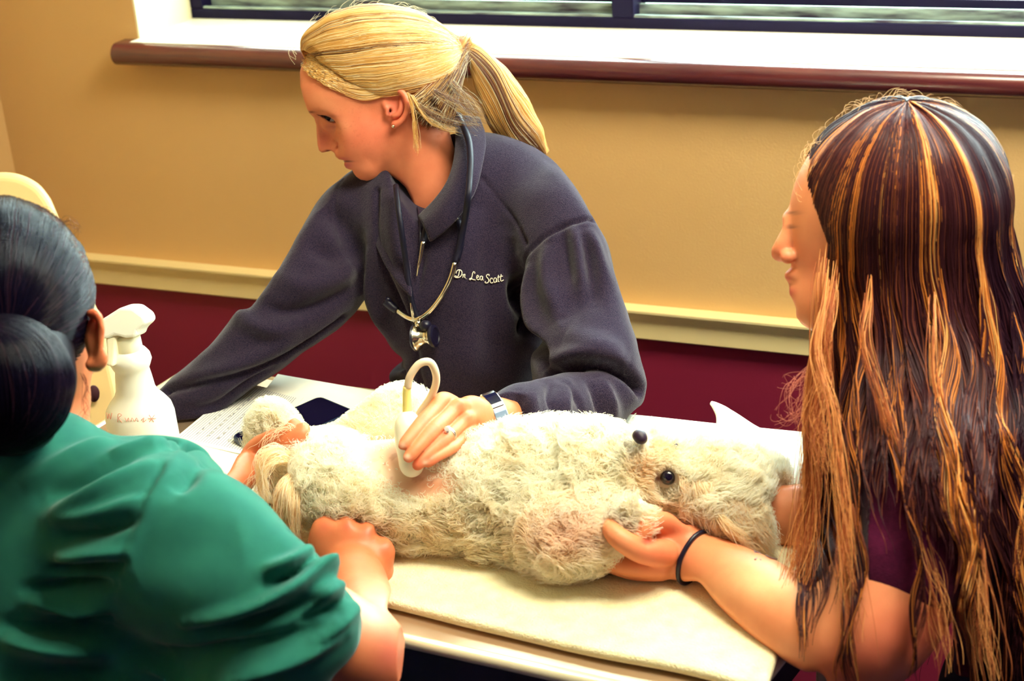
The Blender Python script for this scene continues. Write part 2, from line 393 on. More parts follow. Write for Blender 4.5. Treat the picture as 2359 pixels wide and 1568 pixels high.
# sill: laminate board with a bullnose front
SN = .030; st = .040; x0s = XL-.028
pf = [(YF+.02, ZS)]+[(WALL_Y-SN-st*.5*math.sin(a), ZS-st*.5+st*.5*math.cos(a)) for a in np.linspace(0, math.pi, 13)]+[(WALL_Y+.0, ZS-st), (WALL_Y+.0, ZS-.0012), (YF+.02, ZS-.0012)]
sl = MB(); a0 = [(x0s, y, z) for y, z in pf[1:-2]]; sl.extr(a0+[(x0s, WALL_Y, ZS)], (XL-x0s, 0, 0))
sl.extr([(XL, y, z) for y, z in pf], (XR-XL, 0, 0)); sl.extr([(XR, y, z) for y, z in pf[1:-2]]+[(XR, WALL_Y, ZS)], (.028, 0, 0))
sl_ = sl; so = sl.build('trim_2', m_sill, smooth=True, auto=40); tag(so, 'window sill with a white top and a rounded dark brown front edge', kind='structure')
MB().box((XL+.001, WALL_Y-SN+.002, ZS-.0008), (XR-.001, YF+.019, ZS+.0012)).build('sill_top_board', mat('sill_white_laminate', S(246, 238, 218), .3, .5, var=S(236, 224, 200), vscale=6, stretch=(1, 10, 10)), so, smooth=False)
# window: frame members, mullion, glass panes, slider tracks
win = thing('window_1', 'dark framed sliding window above the brown sill', 'window', (XL, YF, ZS)); tag(win, kind='structure')
fz = float(ony(1200, 36, YF)[2]); mx0 = float(ony(1409, 40, YF)[0]); mx1 = float(ony(1459, 40, YF)[0])
MB().box((XL+.004, YF, ZS-.001), (XR-.004, YF+.07, fz), .002).build('bottom_rail', m_frame, win, smooth=False)
MB().box((XL+.004, YF, fz), (XL+.03, YF+.07, ZT), .002).build('side_jamb', m_frame, win, smooth=False)
MB().box((XR-.03, YF, fz), (XR-.004, YF+.07, ZT), .002).build('side_jamb', m_frame, win, smooth=False)
MB().box((XL+.004, YF, ZT-.045), (XR-.004, YF+.07, ZT), .002).build('head_rail', m_frame, win, smooth=False)
MB().box((mx0, YF+.001, fz), (mx1, YF+.07, ZT-.045), .002).build('mullion', m_frame, win, smooth=False)
m_alu = mat('weathered_aluminium', S(190, 215, 200), .4, .5, metal=.3, var=S(70, 60, 80), vscale=14, stretch=(1, 6, 6))
m_glass = mat('window_glass', (.80, .9, .88), .02, .5, trans=1., ior=1.45)
for a, b in ((XL+.03, mx0), (mx1, XR-.03)):
    MB().box((a, YF+.004, fz), (b, YF+.012, fz+.004)).build('bright_edge_strip', m_alu, win, smooth=False)
    MB().box((a, YF+.034, fz), (b, YF+.044, fz+.016)).build('slider_track', m_alu, win, smooth=False)
    lft = a < 0 and b < mx1; zt_ = fz+(.072 if b <= mx0+.01 else .030)
    MB().box((a, YF+.046, fz+.016), (b, YF+.062, zt_), .001).build('sash_rail', m_frame, win, smooth=False)
    if b <= mx0+.01: MB().box((a, YF+.0455, fz+.030), (b, YF+.047, fz+.0345)).build('sash_edge_line', m_alu, win, smooth=False)
    MB().box((a, YF+.050, fz+.036), (b, YF+.054, ZT-.045)).build('glass_pane', m_glass, win, smooth=False)
# outside the glass: a weathered ledge, a garden wall and lawn
m_led = mat('outside_concrete', S(150, 124, 100), .8, var=S(60, 40, 56), vscale=30, bump=.5, bscale=90)
tag(MB().box((XL-.5, YF+.075, ZS-.12), (XR+.5, YF+.32, ZS-.035)).build('outside_ledge', m_led, smooth=False), 'grey concrete ledge outside the window', kind='structure')
m_lawn = mat('outside_lawn', S(130, 170, 150), .9, var=S(180, 205, 190), vscale=8)
tag(MB().box((-14, YF+.4, -.3), (14, 30, -.25)).build('ground_outside', m_lawn, smooth=False), 'pale green lawn outside the window', kind='structure')

# ---- plan of the exam table, needed by everything that rests on it
def isect(a, b, p, q):
    """line ab with line pq in plan"""
    a, b, p, q = [np.array(x[:2]) for x in (a, b, p, q)]; A_ = np.stack([b-a, -(q-p)], 1); t = np.linalg.solve(A_, p-a); r = a+(b-a)*t[0]; return np.array([r[0], r[1], TABLE_Z])
n0, n1 = onz(933, 1464), onz(1360, 1558); r0_, r1_ = onz(1790, 1510), onz(1744, 1568); f0, f1 = onz(870, 901), onz(1540, 985)
l0, l1 = onz(405, 866), onz(188, 1004)
NR = isect(n0, n1, r0_, r1_); FR = isect(f0, f1, r0_, r1_); NL = isect(n0, n1, l0, l1); FL = isect(f0, f1, l0, l1)
def settle(v):
    """what lies on the table rests on its surface; what hangs behind it stays behind it"""
    v = np.array(v); q = [p[:2] for p in (NL, NR, FR, FL)]; ins = np.ones(len(v), bool)
    for a, b in zip(q, q[1:]+q[:1]): ins &= ((b[0]-a[0])*(v[:, 1]-a[1])-(b[1]-a[1])*(v[:, 0]-a[0])) > -.004
    up = ins & (v[:, 2] < TABLE_Z+.004) & (v[:, 2] > TABLE_Z-.07); v[up, 2] = TABLE_Z+.004
    lo_ = ins & (v[:, 2] <= TABLE_Z-.07); v[lo_, 1] = np.maximum(v[lo_, 1], FR[1]+.02); return v
# ================================================================ helpers for people
SK = np.array(S(224, 132, 94)); SKL = np.array(S(236, 156, 112)); LIP = np.array(S(196, 92, 92))
m_skin = mat('skin', S(226, 150, 116), .48, .4, vcol=True, sss=.12, bump=.25, bscale=900, bdist=.0006, var=(.93, .86, .84), vscale=60)
m_eye_w = mat('eye_white', S(225, 215, 210), .15, .6); m_eye_d = mat('eye_dark', S(24, 16, 34), .05, .8)
m_lash = mat('lash', S(40, 22, 30), .6); m_tooth = mat('tooth', S(250, 245, 235), .2, .6)
m_silver = mat('polished_silver', S(220, 210, 190), .18, .5, metal=1.)
m_black = mat('black_rubber', S(20, 16, 40), .38, .5)
def gauss(px, py, x, y, rx, ry=None): return np.exp(-((px-x)/rx)**2-((py-y)/(ry or rx))**2)
def mixc(base, colr, wt): return base*(1-wt[:, None])+np.asarray(colr)[None]*wt[:, None]
def sheet(name, rails, m, parent, thick=.005, n=28, per=5, sub=1, disp=None, closed=False):
    """surface spanned by smooth rails of (px,py,d) nodes, given real thickness"""
    R = [spline([c(*q) for q in r], n=n) for r in rails]; G = np.stack(R)
    G = np.stack([spline(G[:, j], per=per) for j in range(n)], 1)
    if disp is not None: G = disp(G)
    mm, nn = G.shape[:2]; v = w(G.reshape(-1, 3)); f = [(i*nn+j, i*nn+j+1, (i+1)*nn+j+1, (i+1)*nn+j) for i in range(mm-1) for j in range(nn-1)]
    o = obj(name, v, f, m, parent); sd = o.modifiers.new('thick', 'SOLIDIFY'); sd.thickness = thick; sd.offset = 0
    if sub: sb = o.modifiers.new('sub', 'SUBSURF'); sb.levels = sub; sb.render_levels = sub
    return o
def field_obj(name, F, m, parent, colfn=None, post=None):
    v, f = F.mesh(); f, n = outward(v, f, F)
    if post: v = post(v, n)
    cc = colfn(v, n) if colfn else None
    return obj(name, settle(w(v)), f, m, parent, colr=cc), v, f, n
def joinm(parts, name, m, parent, link=None):
    """several sculpted pieces of one body -> one mesh"""
    vs = []; fs = []; cs = []; n = 0
    for v, f, cc in parts: vs.append(v); fs.append(f+n); cs.append(cc); n += len(v)
    if link:                                    # the limb under the clothes that joins the two
        pts = spline([c(*q[:3]) for q in link], per=4); rd = np.interp(np.linspace(0, 1, len(pts)), np.linspace(0, 1, len(link)), [q[3] for q in link]); t_ = MB().tube(pts, rd, 12)
        tv = np.array(t_.v); tf = np.array([q for q in t_.f if len(q) == 4])
        A_, B_ = vs[0], vs[1]; ia = int(np.argmin(((A_-pts[0])**2).sum(1))); ib = int(np.argmin(((B_-pts[-1])**2).sum(1)))
        def edge(fm, i): q = fm[np.nonzero((fm == i).any(1))[0][0]]; j = list(q).index(i); return q[(j+1) % 4]
        ja = edge(fs[0], ia); jb = edge(fs[1]-len(A_), ib); e_ = len(tv)-12
        vs.append(tv); cs.append(np.tile(parts[0][2].mean(0), (len(tv), 1))); fs.append(tf+n); fs.append(np.array([[ia, ja, n+1, n], [len(A_)+ib, len(A_)+jb, n+e_+1, n+e_]]))
    return obj(name, settle(w(np.concatenate(vs))), np.concatenate(fs), m, parent, colr=np.concatenate(cs))
def finger_caps(F, nodes, kk=.004): F.schain(nodes, kk, per=4)
# ================================================================ THE DOCTOR
doc = thing('person', 'person with a blonde ponytail in a charcoal fleece pullover holding a probe to the dog', 'person', P(1060, 1150, 2.2)*np.array([1, 1, 0]))
# ---- head and neck
D0 = 2.10
H = Field(c(650, 520, 2.2)*[1, 1, 0]+[0, 0, 1.975], c(1110, 10, 2.2)*[1, 1, 0]+[0, 0, 2.215], .0014)
H.e(872, 168, D0, 176, 134, 122, rot=-12, kk=.01)
H.e(800, 262, D0, 98, 120, 90, rot=8, kk=.03)
H.e(770, 225, D0, 82, 70, 92, kk=.03)
H.chain([(935, 300, D0, 62), (850, 372, D0, 44)], .03, ax=[0, 0, 1], fac=.78)
H.e(840, 388, D0, 34, 30, 34, kk=.02)
H.e(815, 300, D0-.030, 62, 52, 34, rot=25, kk=.02); H.e(815, 300, D0+.030, 62, 52, 34, rot=25, kk=.02)   # cheeks
H.e(805, 352, D0, 40, 46, 48, kk=.02)
for sgn in (-1, 1):
    H.e(745, 281, D0+sgn*.042, 25, 15, 12, rot=10, kk=.014, mode='sub'); H.e(740, 324, D0+sgn*.0445, 34, 42, 42, rot=6, kk=.02, mode='sub')                                   # eye sockets
    H.chain([(705, 246, D0+sgn*.006, 13), (738, 248, D0+sgn*.030, 11), (775, 256, D0+sgn*.045, 9)], .012)      # brow ridge
H.schain([(722, 262, D0, 11), (736, 290, D0, 13), (742, 315, D0, 15), (748, 334, D0, 17)], .008)
H.e(762, 336, D0-.0125, 16, 13, 10, rot=6, kk=.003); H.e(762, 336, D0+.0125, 16, 13, 10, rot=6, kk=.003)
H.chain([(784, 356, D0, 20), (806, 362, D0-.018, 9)], .006); H.chain([(784, 356, D0, 20), (806, 362, D0+.018, 9)], .006)
H.chain([(806, 381, D0, 16), (818, 378, D0-.014, 9)], .006); H.chain([(806, 381, D0, 16), (818, 378, D0+.014, 9)], .006)
H.schain([(945, 300, D0+.01, 66), (965, 380, D0+.02, 60), (1000, 450, D0+.035, 66), (1030, 500, D0+.06, 100)], .03)
H.trim([(640, 60), (684, 130), (691, 172), (692, 199), (699.5, 229), (707, 250), (713, 261), (724, 272), (728.5, 288), (729.5, 310), (731.5, 334), (735, 347), (742, 351.5), (755, 349), (763, 347), (770, 352),
        (773.5, 361), (781, 367), (792, 369), (794, 372), (792.5, 379), (796, 386), (801, 389), (812, 392), (815, 399), (821, 407), (831, 414), (846, 416.5), (861, 414), (876, 408), (891, 402), (903, 406), (918, 416), (935, 432),
        (948, 458), (960, 500), (980, 530), (1120, 540), (1120, 60), (1080, -30), (900, -60), (700, -40)], .0035, step=1.5, smooth=False)
LB = c(764, 277, D0-.029); H.ell(LB, [.0148]*3, None, .005)
H.schain([(738, 264, D0-.036, 2.2), (750, 269, D0-.0405, 4.2), (762, 275, D0-.0425, 5.6), (772, 278, D0-.042, 4.0), (780, 279, D0-.040, 1.6)], .0012, mode='sub', per=3)
# mouth slit, nostril, wing crease, jaw softness
for sgn in (-1, 1):
    H.chain([(790, 371.5, D0+sgn*.004, 2.6), (803, 371, D0+sgn*.018, 3.4), (812, 372, D0+sgn*.026, 2.0)], .002, mode='sub')
    H.chain([(749, 348.5, D0+sgn*.010, 3.4), (757, 346.5, D0+sgn*.0105, 3.0)], .002, mode='sub')
for a_, b_ in (((770, 324), (778, 331)), ((778, 331), (778, 340)), ((778, 340), (772, 345))): H.cone(H.on(*a_), H.on(*b_), .0011, .0011, .003, 'sub')
# ear (near side): saucer, raised rim, hollow, canal, lobe
dE = H.depth(908, 255) or 2.03
H.e(911, 246, dE+.000, 27, 40, 9, rot=-8, kk=.006)
H.e(912, 243, dE-.008, 17, 26, 8, rot=-8, kk=.004, mode='sub')
H.schain([(890, 252, dE-.003, 3.5), (884, 234, dE-.004, 5), (888, 215, dE-.006, 5.5), (906, 207, dE-.009, 5.5), (926, 213, dE-.012, 5.5), (937, 232, dE-.013, 5), (937, 254, dE-.012, 4.6), (929, 272, dE-.010, 4.6), (917, 284, dE-.007, 5.5), (908, 288, dE-.004, 7)], .003)
H.schain([(924, 230, dE-.006, 3), (924, 248, dE-.007, 3.5), (918, 262, dE-.007, 3.5), (906, 268, dE-.006, 3)], .004)
H.chain([(893, 252, dE-.005, 4), (892, 264, dE-.005, 4.5)], .004)
H.chain([(897, 255, dE-.002, 4.5), (899, 262, dE+.010, 3)], .003, mode='sub')
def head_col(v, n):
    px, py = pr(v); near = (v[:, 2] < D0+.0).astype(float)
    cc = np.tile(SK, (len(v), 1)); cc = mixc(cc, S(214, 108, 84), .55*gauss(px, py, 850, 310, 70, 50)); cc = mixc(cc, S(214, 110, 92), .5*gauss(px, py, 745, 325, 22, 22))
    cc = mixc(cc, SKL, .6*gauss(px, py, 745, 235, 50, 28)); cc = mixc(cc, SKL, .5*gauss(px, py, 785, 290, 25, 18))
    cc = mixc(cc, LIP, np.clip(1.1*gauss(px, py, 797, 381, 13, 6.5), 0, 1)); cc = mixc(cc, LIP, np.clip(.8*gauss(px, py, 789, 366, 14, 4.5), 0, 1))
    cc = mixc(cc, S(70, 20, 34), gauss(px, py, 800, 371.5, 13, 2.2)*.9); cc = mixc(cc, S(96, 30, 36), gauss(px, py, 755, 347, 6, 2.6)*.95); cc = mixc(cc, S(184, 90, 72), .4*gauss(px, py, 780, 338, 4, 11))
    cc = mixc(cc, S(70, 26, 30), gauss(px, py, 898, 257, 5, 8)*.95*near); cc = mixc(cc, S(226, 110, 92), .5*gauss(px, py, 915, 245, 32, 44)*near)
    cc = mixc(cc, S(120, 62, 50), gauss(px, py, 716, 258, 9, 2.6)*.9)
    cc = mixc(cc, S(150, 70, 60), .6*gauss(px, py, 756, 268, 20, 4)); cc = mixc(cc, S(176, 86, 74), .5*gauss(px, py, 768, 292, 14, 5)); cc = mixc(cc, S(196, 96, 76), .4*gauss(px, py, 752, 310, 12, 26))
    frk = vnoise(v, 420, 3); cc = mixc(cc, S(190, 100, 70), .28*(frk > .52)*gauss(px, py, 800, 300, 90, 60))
    return cc
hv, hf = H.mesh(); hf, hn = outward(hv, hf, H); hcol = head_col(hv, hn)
# ---- left hand on the probe
Hd = Field(c(895, 1120, 1.80)*[1, 1, 0]+[0, 0, 1.60], c(1235, 870, 1.80)*[1, 1, 0]+[0, 0, 1.84], .0011)
Hoff = lambda nd: [(x, y, d-.02-.10*min(max((1130-x)/190, 0), 1.05), r) for x, y, d, r in nd]
Hd.e(1083, 963, 1.738, 50, 46, 24, rot=10, kk=.01, yaw=28)
Hd.chain([(1085, 958, 1.745, 36), (1150, 962, 1.785, 39), (1225, 950, 1.82, 42)], .02, ax=[0, 0, 1], fac=1.25)
fin = {'index': [(1046, 934, 1.800, 21), (1020, 922, 1.792, 19), (1000, 944, 1.785, 16.5), (975, 971, 1.778, 17), (950, 1000, 1.773, 14.5), (932, 1023, 1.772, 13.5)],
       'middle': [(1075, 948, 1.790, 21), (1052, 938, 1.780, 18.5), (1025, 965, 1.770, 16.5), (998, 990, 1.762, 17.5), (965, 1026, 1.760, 14.5), (942, 1052, 1.764, 13.5)],
       'ring': [(1088, 972, 1.785, 20), (1070, 968, 1.772, 17), (1046, 990, 1.762, 15.5), (1020, 1014, 1.755, 16), (985, 1046, 1.757, 13.5), (962, 1071, 1.763, 12.5)],
       'pinky': [(1096, 990, 1.782, 18), (1082, 992, 1.768, 14.5), (1058, 1018, 1.756, 13), (1036, 1034, 1.750, 13.5), (1005, 1052, 1.750, 11.5), (985, 1066, 1.753, 10.5)],
       'thumb': [(1100, 985, 1.83, 24), (1050, 1000, 1.840, 19), (1005, 1020, 1.835, 17), (968, 1048, 1.825, 14)]}
for q in fin.values():
    G = Field(Hd.lo, Hd.lo+(Hd.n-1)*Hd.h, Hd.h); G.schain(Hoff(q), .002, per=5); kk = .0018
    hh = np.maximum(kk-np.abs(Hd.v-G.v), 0)/kk; Hd.v = np.minimum(Hd.v, G.v)-hh*hh*kk*.25
del G
for (x0, y0, d0_), (x1, y1, d1_) in (((1060, 930, 1.768), (1110, 944, 1.79)), ((1080, 960, 1.76), (1120, 960, 1.785))):
    Hd.chain(Hoff([(x0, y0, d0_, 6), (x1, y1, d1_, 4)]), .012)
for x, y in ((925, 1027), (937, 1055)): Hd.e(x, y, (Hd.depth(x, y) or 1.65)+.001, 8, 8, 4, kk=.002)     # nails
def hand_col(v, n):
    px, py = pr(v); cc = np.tile(np.array(S(226, 134, 88)), (len(v), 1))
    cc = mixc(cc, S(226, 120, 84), .5*np.clip(gauss(px, py, 975, 968, 15, 10)+gauss(px, py, 998, 990, 15, 10)+gauss(px, py, 1020, 1014, 14, 9)+gauss(px, py, 1062, 932, 16, 9)+gauss(px, py, 1080, 960, 14, 9), 0, 1))
    cc = mixc(cc, S(226, 112, 82), .7*np.clip(gauss(px, py, 940, 1058, 16, 14)+gauss(px, py, 962, 1072, 16, 12)+gauss(px, py, 990, 1060, 24, 12), 0, 1))
    cc = mixc(cc, S(252, 206, 176), np.clip(gauss(px, py, 927, 1026, 8, 8)+gauss(px, py, 938, 1053, 8, 7)+gauss(px, py, 980, 1066, 6, 6), 0, 1)*.8); return cc
dv, df = Hd.mesh(); df, dn = outward(dv, df, Hd); dcol = hand_col(dv, dn)
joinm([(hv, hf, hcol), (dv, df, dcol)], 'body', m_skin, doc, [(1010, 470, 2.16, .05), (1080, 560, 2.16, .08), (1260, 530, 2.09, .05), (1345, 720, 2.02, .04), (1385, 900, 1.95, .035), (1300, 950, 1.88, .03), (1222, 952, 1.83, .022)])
# eye
eb = c(764, 277, D0-.029); fwd = nrm([-.55, .12, -.82])
MB().lathe([(.0001, -.0115), (.006, -.0098), (.0100, -.0058), (.0118, 0), (.0102, .0060), (.006, .0101), (.0001, .0118)], w(eb), M3@fwd, 24).build('eyeball', m_eye_w, doc)
MB().lathe([(.0001, .0098), (.0066, .0098), (.0058, .0108), (.0030, .0124), (.0001, .0127)], w(eb), M3@fwd, 20).build('iris', m_eye_d, doc)
lid = MB()
lid.tube(w(spline([c(736, 263, D0-.024), c(745, 263, D0-.034), c(757, 266, D0-.0415), c(769, 271, D0-.042), c(779, 277, D0-.039)], n=16)), np.array([.0008]+[.0021]*12+[.0014, .001, .0004]), 8)
for i in range(12):
    a = c(738+3.0*i, 263.5+.7*i, D0-.036-.0006*i); lid.tube([w(a), w(a+np.array([-.003, -.0015, -.003])), w(a+np.array([-.006, -.0005, -.005]))], [.0004, .0003, .0001], 4)
lid.build('eyelashes', m_lash, doc)
ll = MB(); ll.tube(w(spline([c(748, 283, D0-.034), c(758, 285, D0-.0395), c(768, 284, D0-.041), c(778, 279, D0-.039)], n=10)), .0012, 8); ll.build('lower_lid', mat('lid_skin', S(206, 118, 96), .5), doc)
MB().tube(w(np.array([c(794, 370.5, D0-.004), c(799, 370.3, D0-.013), c(803, 370.6, D0-.017)])), [.0022, .0024, .001], 8).build('teeth', m_tooth, doc)
er = MB(); er.lathe([(.0001, -.002), (.0024, -.001), (.0026, .0005), (.0016, .002), (.0001, .0026)], w(c(905.5, 291, dE-.012)), M3@np.array([0, 0, -1.]), 12); er.build('earring', m_silver, doc)
# ---- fleece pullover
J = Field(c(330, 1150, 2.2)*[1, 1, 0]+[0, 0, 1.78], c(1530, 250, 2.3)*[1, 1, 0]+[0, 0, 2.40], .0034)
J.e(1040, 560, 2.12, 225, 230, 150, kk=.05); J.e(1075, 750, 2.13, 185, 220, 150, kk=.05); J.e(1090, 960, 2.26, 190, 160, 140, kk=.05)
J.e(1060, 430, 2.15, 200, 110, 120, kk=.05)
J.chain([(1180, 420, 2.12, 105), (1285, 500, 2.07, 100)], .05)
J.schain([(1285, 500, 2.06, 102), (1335, 620, 2.03, 98), (1355, 740, 2.0, 102), (1370, 860, 1.965, 108), (1385, 915, 1.945, 88)], .04, per=3)
J.schain([(1375, 930, 1.930, 82), (1290, 945, 1.87, 74), (1220, 950, 1.82, 60), (1172, 956, 1.79, 52)], .014, per=3)
J.e(1450, 900, 1.965, 52, 60, 60, kk=.04)
J.chain([(900, 450, 2.16, 90), (790, 500, 2.17, 88)], .05)
J.schain([(795, 500, 2.165, 92), (745, 600, 2.15, 100), (690, 690, 2.13, 96), (610, 775, 2.12, 84)], .04, per=3)
J.schain([(620, 775, 2.12, 82), (540, 840, 2.115, 76), (450, 905, 2.12, 66), (380, 945, 2.14, 58)], .03, per=3)
J.e(930, 870, 2.2, 60, 50, 80, kk=.03)
J.trim([(1065, 255), (1120, 290), (1200, 326), (1262, 360), (1322, 428), (1366, 500), (1398, 560), (1424, 660), (1447, 740), (1468, 800), (1486, 870), (1488, 895), (1481, 928), (1462, 945), (1442, 966), (1434, 1010), (1400, 1120), (1300, 1200), (1000, 1200),
        (960, 1080), (950, 960), (925, 912), (898, 880), (896, 858), (915, 838), (926, 828), (893, 800), (870, 760), (852, 712), (843, 690), (826, 716), (790, 752), (735, 790), (690, 820), (640, 858), (600, 884), (545, 920), (495, 958), (430, 985), (340, 1030), (310, 960),
        (376, 893), (420, 855), (480, 800), (520, 752), (548, 716), (572, 712), (600, 680), (640, 622), (672, 570), (700, 515), (724, 470), (752, 440), (790, 410), (822, 390), (880, 370), (960, 320)], .012, step=3)
J.chain([(1005, 480, 2.02, 62), (985, 400, 2.06, 80), (975, 340, 2.1, 92)], .01, mode='sub')
def jpost(v, n):
    def L(pts, width, amp, tp=True):
        nonlocal v
        v = crease(v, n, spline([J.on(*q) for q in pts], per=4), width, amp*1.35 if tp else amp, tp)
    # seams
    L([(1364, 508), (1325, 512), (1285, 528), (1240, 560), (1208, 600), (1198, 640)], .003, -.006, False)
    L([(1110, 410), (1150, 460), (1190, 512), (1212, 560)], .0025, -.004, False)
    L([(790, 415), (770, 470), (790, 560), (830, 640)], .0025, -.003, False)
    # inner arm fold, chest folds
    L([(1198, 620), (1196, 690), (1215, 750), (1240, 800), (1262, 850)], .012, -.028)
    L([(1225, 600), (1222, 680), (1240, 760), (1275, 840)], .012, .012)
    L([(1140, 520), (1160, 600), (1170, 700), (1160, 800)], .022, .010); L([(1175, 540), (1185, 640), (1190, 720)], .014, -.012)
    L([(1090, 470), (1080, 600), (1085, 760), (1060, 880)], .03, .008)
    L([(1120, 520), (1125, 640), (1120, 760), (1130, 860)], .02, -.008)
    # shoulder gathers
    L([(1318, 525), (1332, 580), (1342, 660)], .008, .007); L([(1300, 530), (1305, 590), (1318, 680)], .008, -.007)
    L([(1350, 525), (1375, 580), (1398, 660)], .008, .007); L([(1262, 560), (1262, 640), (1290, 740)], .012, .008); L([(1340, 540), (1360, 620), (1370, 700)], .008, -.006)
    # elbow
    L([(1268, 862), (1320, 842), (1380, 842), (1440, 862), (1478, 900)], .007, -.020, False)
    L([(1262, 838), (1320, 820), (1390, 820), (1450, 842)], .012, .010)
    L([(1300, 770), (1370, 790), (1440, 810)], .015, .007); L([(1280, 740), (1330, 700), (1400, 690)], .02, -.006)
    L([(1270, 880), (1268, 920), (1280, 975)], .006, -.007); L([(1290, 875), (1325, 920), (1340, 985)], .006, -.006); L([(1235, 880), (1225, 930), (1235, 985)], .007, .005)
    L([(1380, 870), (1405, 920), (1410, 990)], .01, .007); L([(1195, 900), (1190, 950), (1200, 990)], .006, -.005); L([(1350, 880), (1378, 930), (1380, 990)], .007, -.006); L([(1310, 872), (1300, 930), (1310, 985)], .008, .006)
    # other sleeve
    L([(385, 903), (470, 880), (560, 858), (650, 828), (730, 780), (790, 735)], .006, -.012, False)
    L([(420, 885), (520, 850), (620, 810), (700, 762)], .012, .008); L([(430, 945), (510, 925), (580, 880), (650, 845)], .008, -.008)
    L([(548, 722), (585, 750), (640, 760), (700, 745)], .012, .009); L([(600, 700), (660, 720), (740, 700), (810, 660)], .010, -.010)
    L([(640, 640), (700, 660), (780, 640), (830, 600)], .014, .008); L([(700, 560), (760, 590), (820, 560)], .014, -.008); L([(740, 470), (790, 520), (830, 600), (842, 680)], .015, -.014)
    # front placket and folds
    L([(868, 440), (870, 520), (885, 610), (930, 700), (960, 790), (975, 880)], .004, -.007, False)
    L([(842, 560), (850, 640), (872, 720), (910, 790)], .015, .010); L([(900, 460), (915, 560), (935, 660), (965, 760)], .014, .008)
    L([(985, 520), (975, 600), (960, 680), (962, 760)], .004, -.006, False); L([(905, 835), (925, 855), (920, 900)], .008, -.01)
    v = v+n*(vnoise(v, 14, 5)*.003+vnoise(v, 38, 6)*.0012)[:, None]; return v
m_fleece = mat('charcoal_fleece', S(20, 18, 44), .95, .06, bump=.9, bscale=900, bdist=.0013, var=S(66, 54, 70), vscale=900, sheen=.25, detail=4)
jo, jv, jf, jn = field_obj('pullover', J, m_fleece, doc, post=jpost)
_fm = jn[:, 2] < -.12; _fv = jv[_fm]; _fx, _fy = pr(_fv)
def jsurf(px, py, off=0.):
    m = (np.abs(_fx-px) < 5) & (np.abs(_fy-py) < 5)
    if not m.any(): return J.on(px, py, off)
    q = _fv[m]; d = q[:, 2]; d = d[d < d.min()+.02]; return c(px, py, float(d.mean())-off)
# stand-up collar
m_fle_in = m_fleece
def collar_disp(G): return G
sheet('collar', [[(962, 500, 2.045), (1000, 462, 2.030), (1030, 420, 2.030), (1046, 370, 2.045), (1050, 310, 2.075), (1044, 275, 2.13)],
                 [(975, 520, 2.022), (1018, 486, 2.010), (1054, 430, 2.014), (1072, 370, 2.030), (1076, 310, 2.065), (1066, 268, 2.13)],
                 [(990, 560, 2.020), (1040, 520, 2.008), (1092, 450, 2.014), (1112, 380, 2.040), (1120, 320, 2.075), (1105, 270, 2.14)]], m_fleece, doc, .006, n=24)
sheet('collar', [[(868, 398, 2.19), (872, 425, 2.13), (890, 450, 2.095), (918, 475, 2.07), (938, 500, 2.055)],
                 [(850, 405, 2.19), (858, 445, 2.12), (882, 500, 2.075), (915, 560, 2.045), (945, 600, 2.035)],
                 [(830, 420, 2.19), (846, 480, 2.12), (868, 570, 2.06), (905, 640, 2.035), (950, 690, 2.02)]], m_fleece, doc, .006, n=24)
sheet('collar', [[(1060, 262, 2.10), (1000, 250, 2.20), (920, 300, 2.22), (866, 385, 2.19)], [(1090, 290, 2.12), (1010, 300, 2.23), (920, 360, 2.25), (850, 420, 2.20)]], m_fleece, doc, .006, n=24)
# ---- hair
m_hair_b = hairmat('blonde_hair', .32, .6, .30)
Ec = c(872, 152, D0+.002); Er = np.array([196, 137, 0])*D0/FPX+np.array([0, 0, .083]); TIE = c(1066, 112, D0+.008)
def esurf(u, s=1.0): return Ec+u/np.linalg.norm(u, axis=-1, keepdims=True)*Er*s
HC = Field(c(660, 330, 2.2)*[1, 1, 0]+[0, 0, 1.98], c(1110, -10, 2.2)*[1, 1, 0]+[0, 0, 2.22], .0028)
HC.ell(Ec+np.array([.004, 0, 0]), Er*.935, None, .01); HC.chain([(1000, 150, D0, 70), (1060, 112, D0+.006, 26)], .02); HC.e(985, 225, D0, 62, 58, 95, rot=30, kk=.02)
HC.e(775, 262, D0, 120, 62, 150, rot=10, kk=.004, mode='sub'); HC.e(905, 262, D0-.06, 34, 58, 70, kk=.004, mode='sub'); HC.e(850, 300, D0, 90, 75, 160, kk=.004, mode='sub')
HC.e(696, 168, D0, 44, 74, 140, kk=.004, mode='sub')
capo, cv_, cf_, cn_ = field_obj('hair_base', HC, mat('blonde_base', S(170, 112, 56), .6, .2, var=S(120, 70, 44), vscale=120), doc)
def blonde(nz, n):
    a = np.array(S(246, 206, 128)); b = np.array(S(206, 146, 66)); d = np.array(S(120, 72, 42)); l = np.array(S(255, 240, 196))
    t = np.clip(.5+.5*nz+rng.normal(0, .22, n), 0, 1)[:, None]; cc = b*(1-t)+a*t
    dk = (nz+rng.normal(0, .25, n) < -.42)[:, None]; cc = np.where(dk, d, cc); lt = (rng.random(n) < .16)[:, None]; return np.where(lt, l, cc)
def path(u0, u1, um, n, s0):
    t = np.linspace(0, 1, n)[None, :, None]; u = (1-t)**2*u0[:, None]+2*t*(1-t)*um[:, None]+t**2*u1[:, None]
    return u/np.linalg.norm(u, axis=2, keepdims=True)
N = 11000; Mn = 26
phi = np.radians(np.concatenate([rng.uniform(-75, 126, int(N*.8)), rng.uniform(70, 126, N-int(N*.8))])); clump = vnoise(np.stack([phi*9, phi*0, phi*0], 1), 1., 11)
ph2 = phi+rng.normal(0, .02, N)
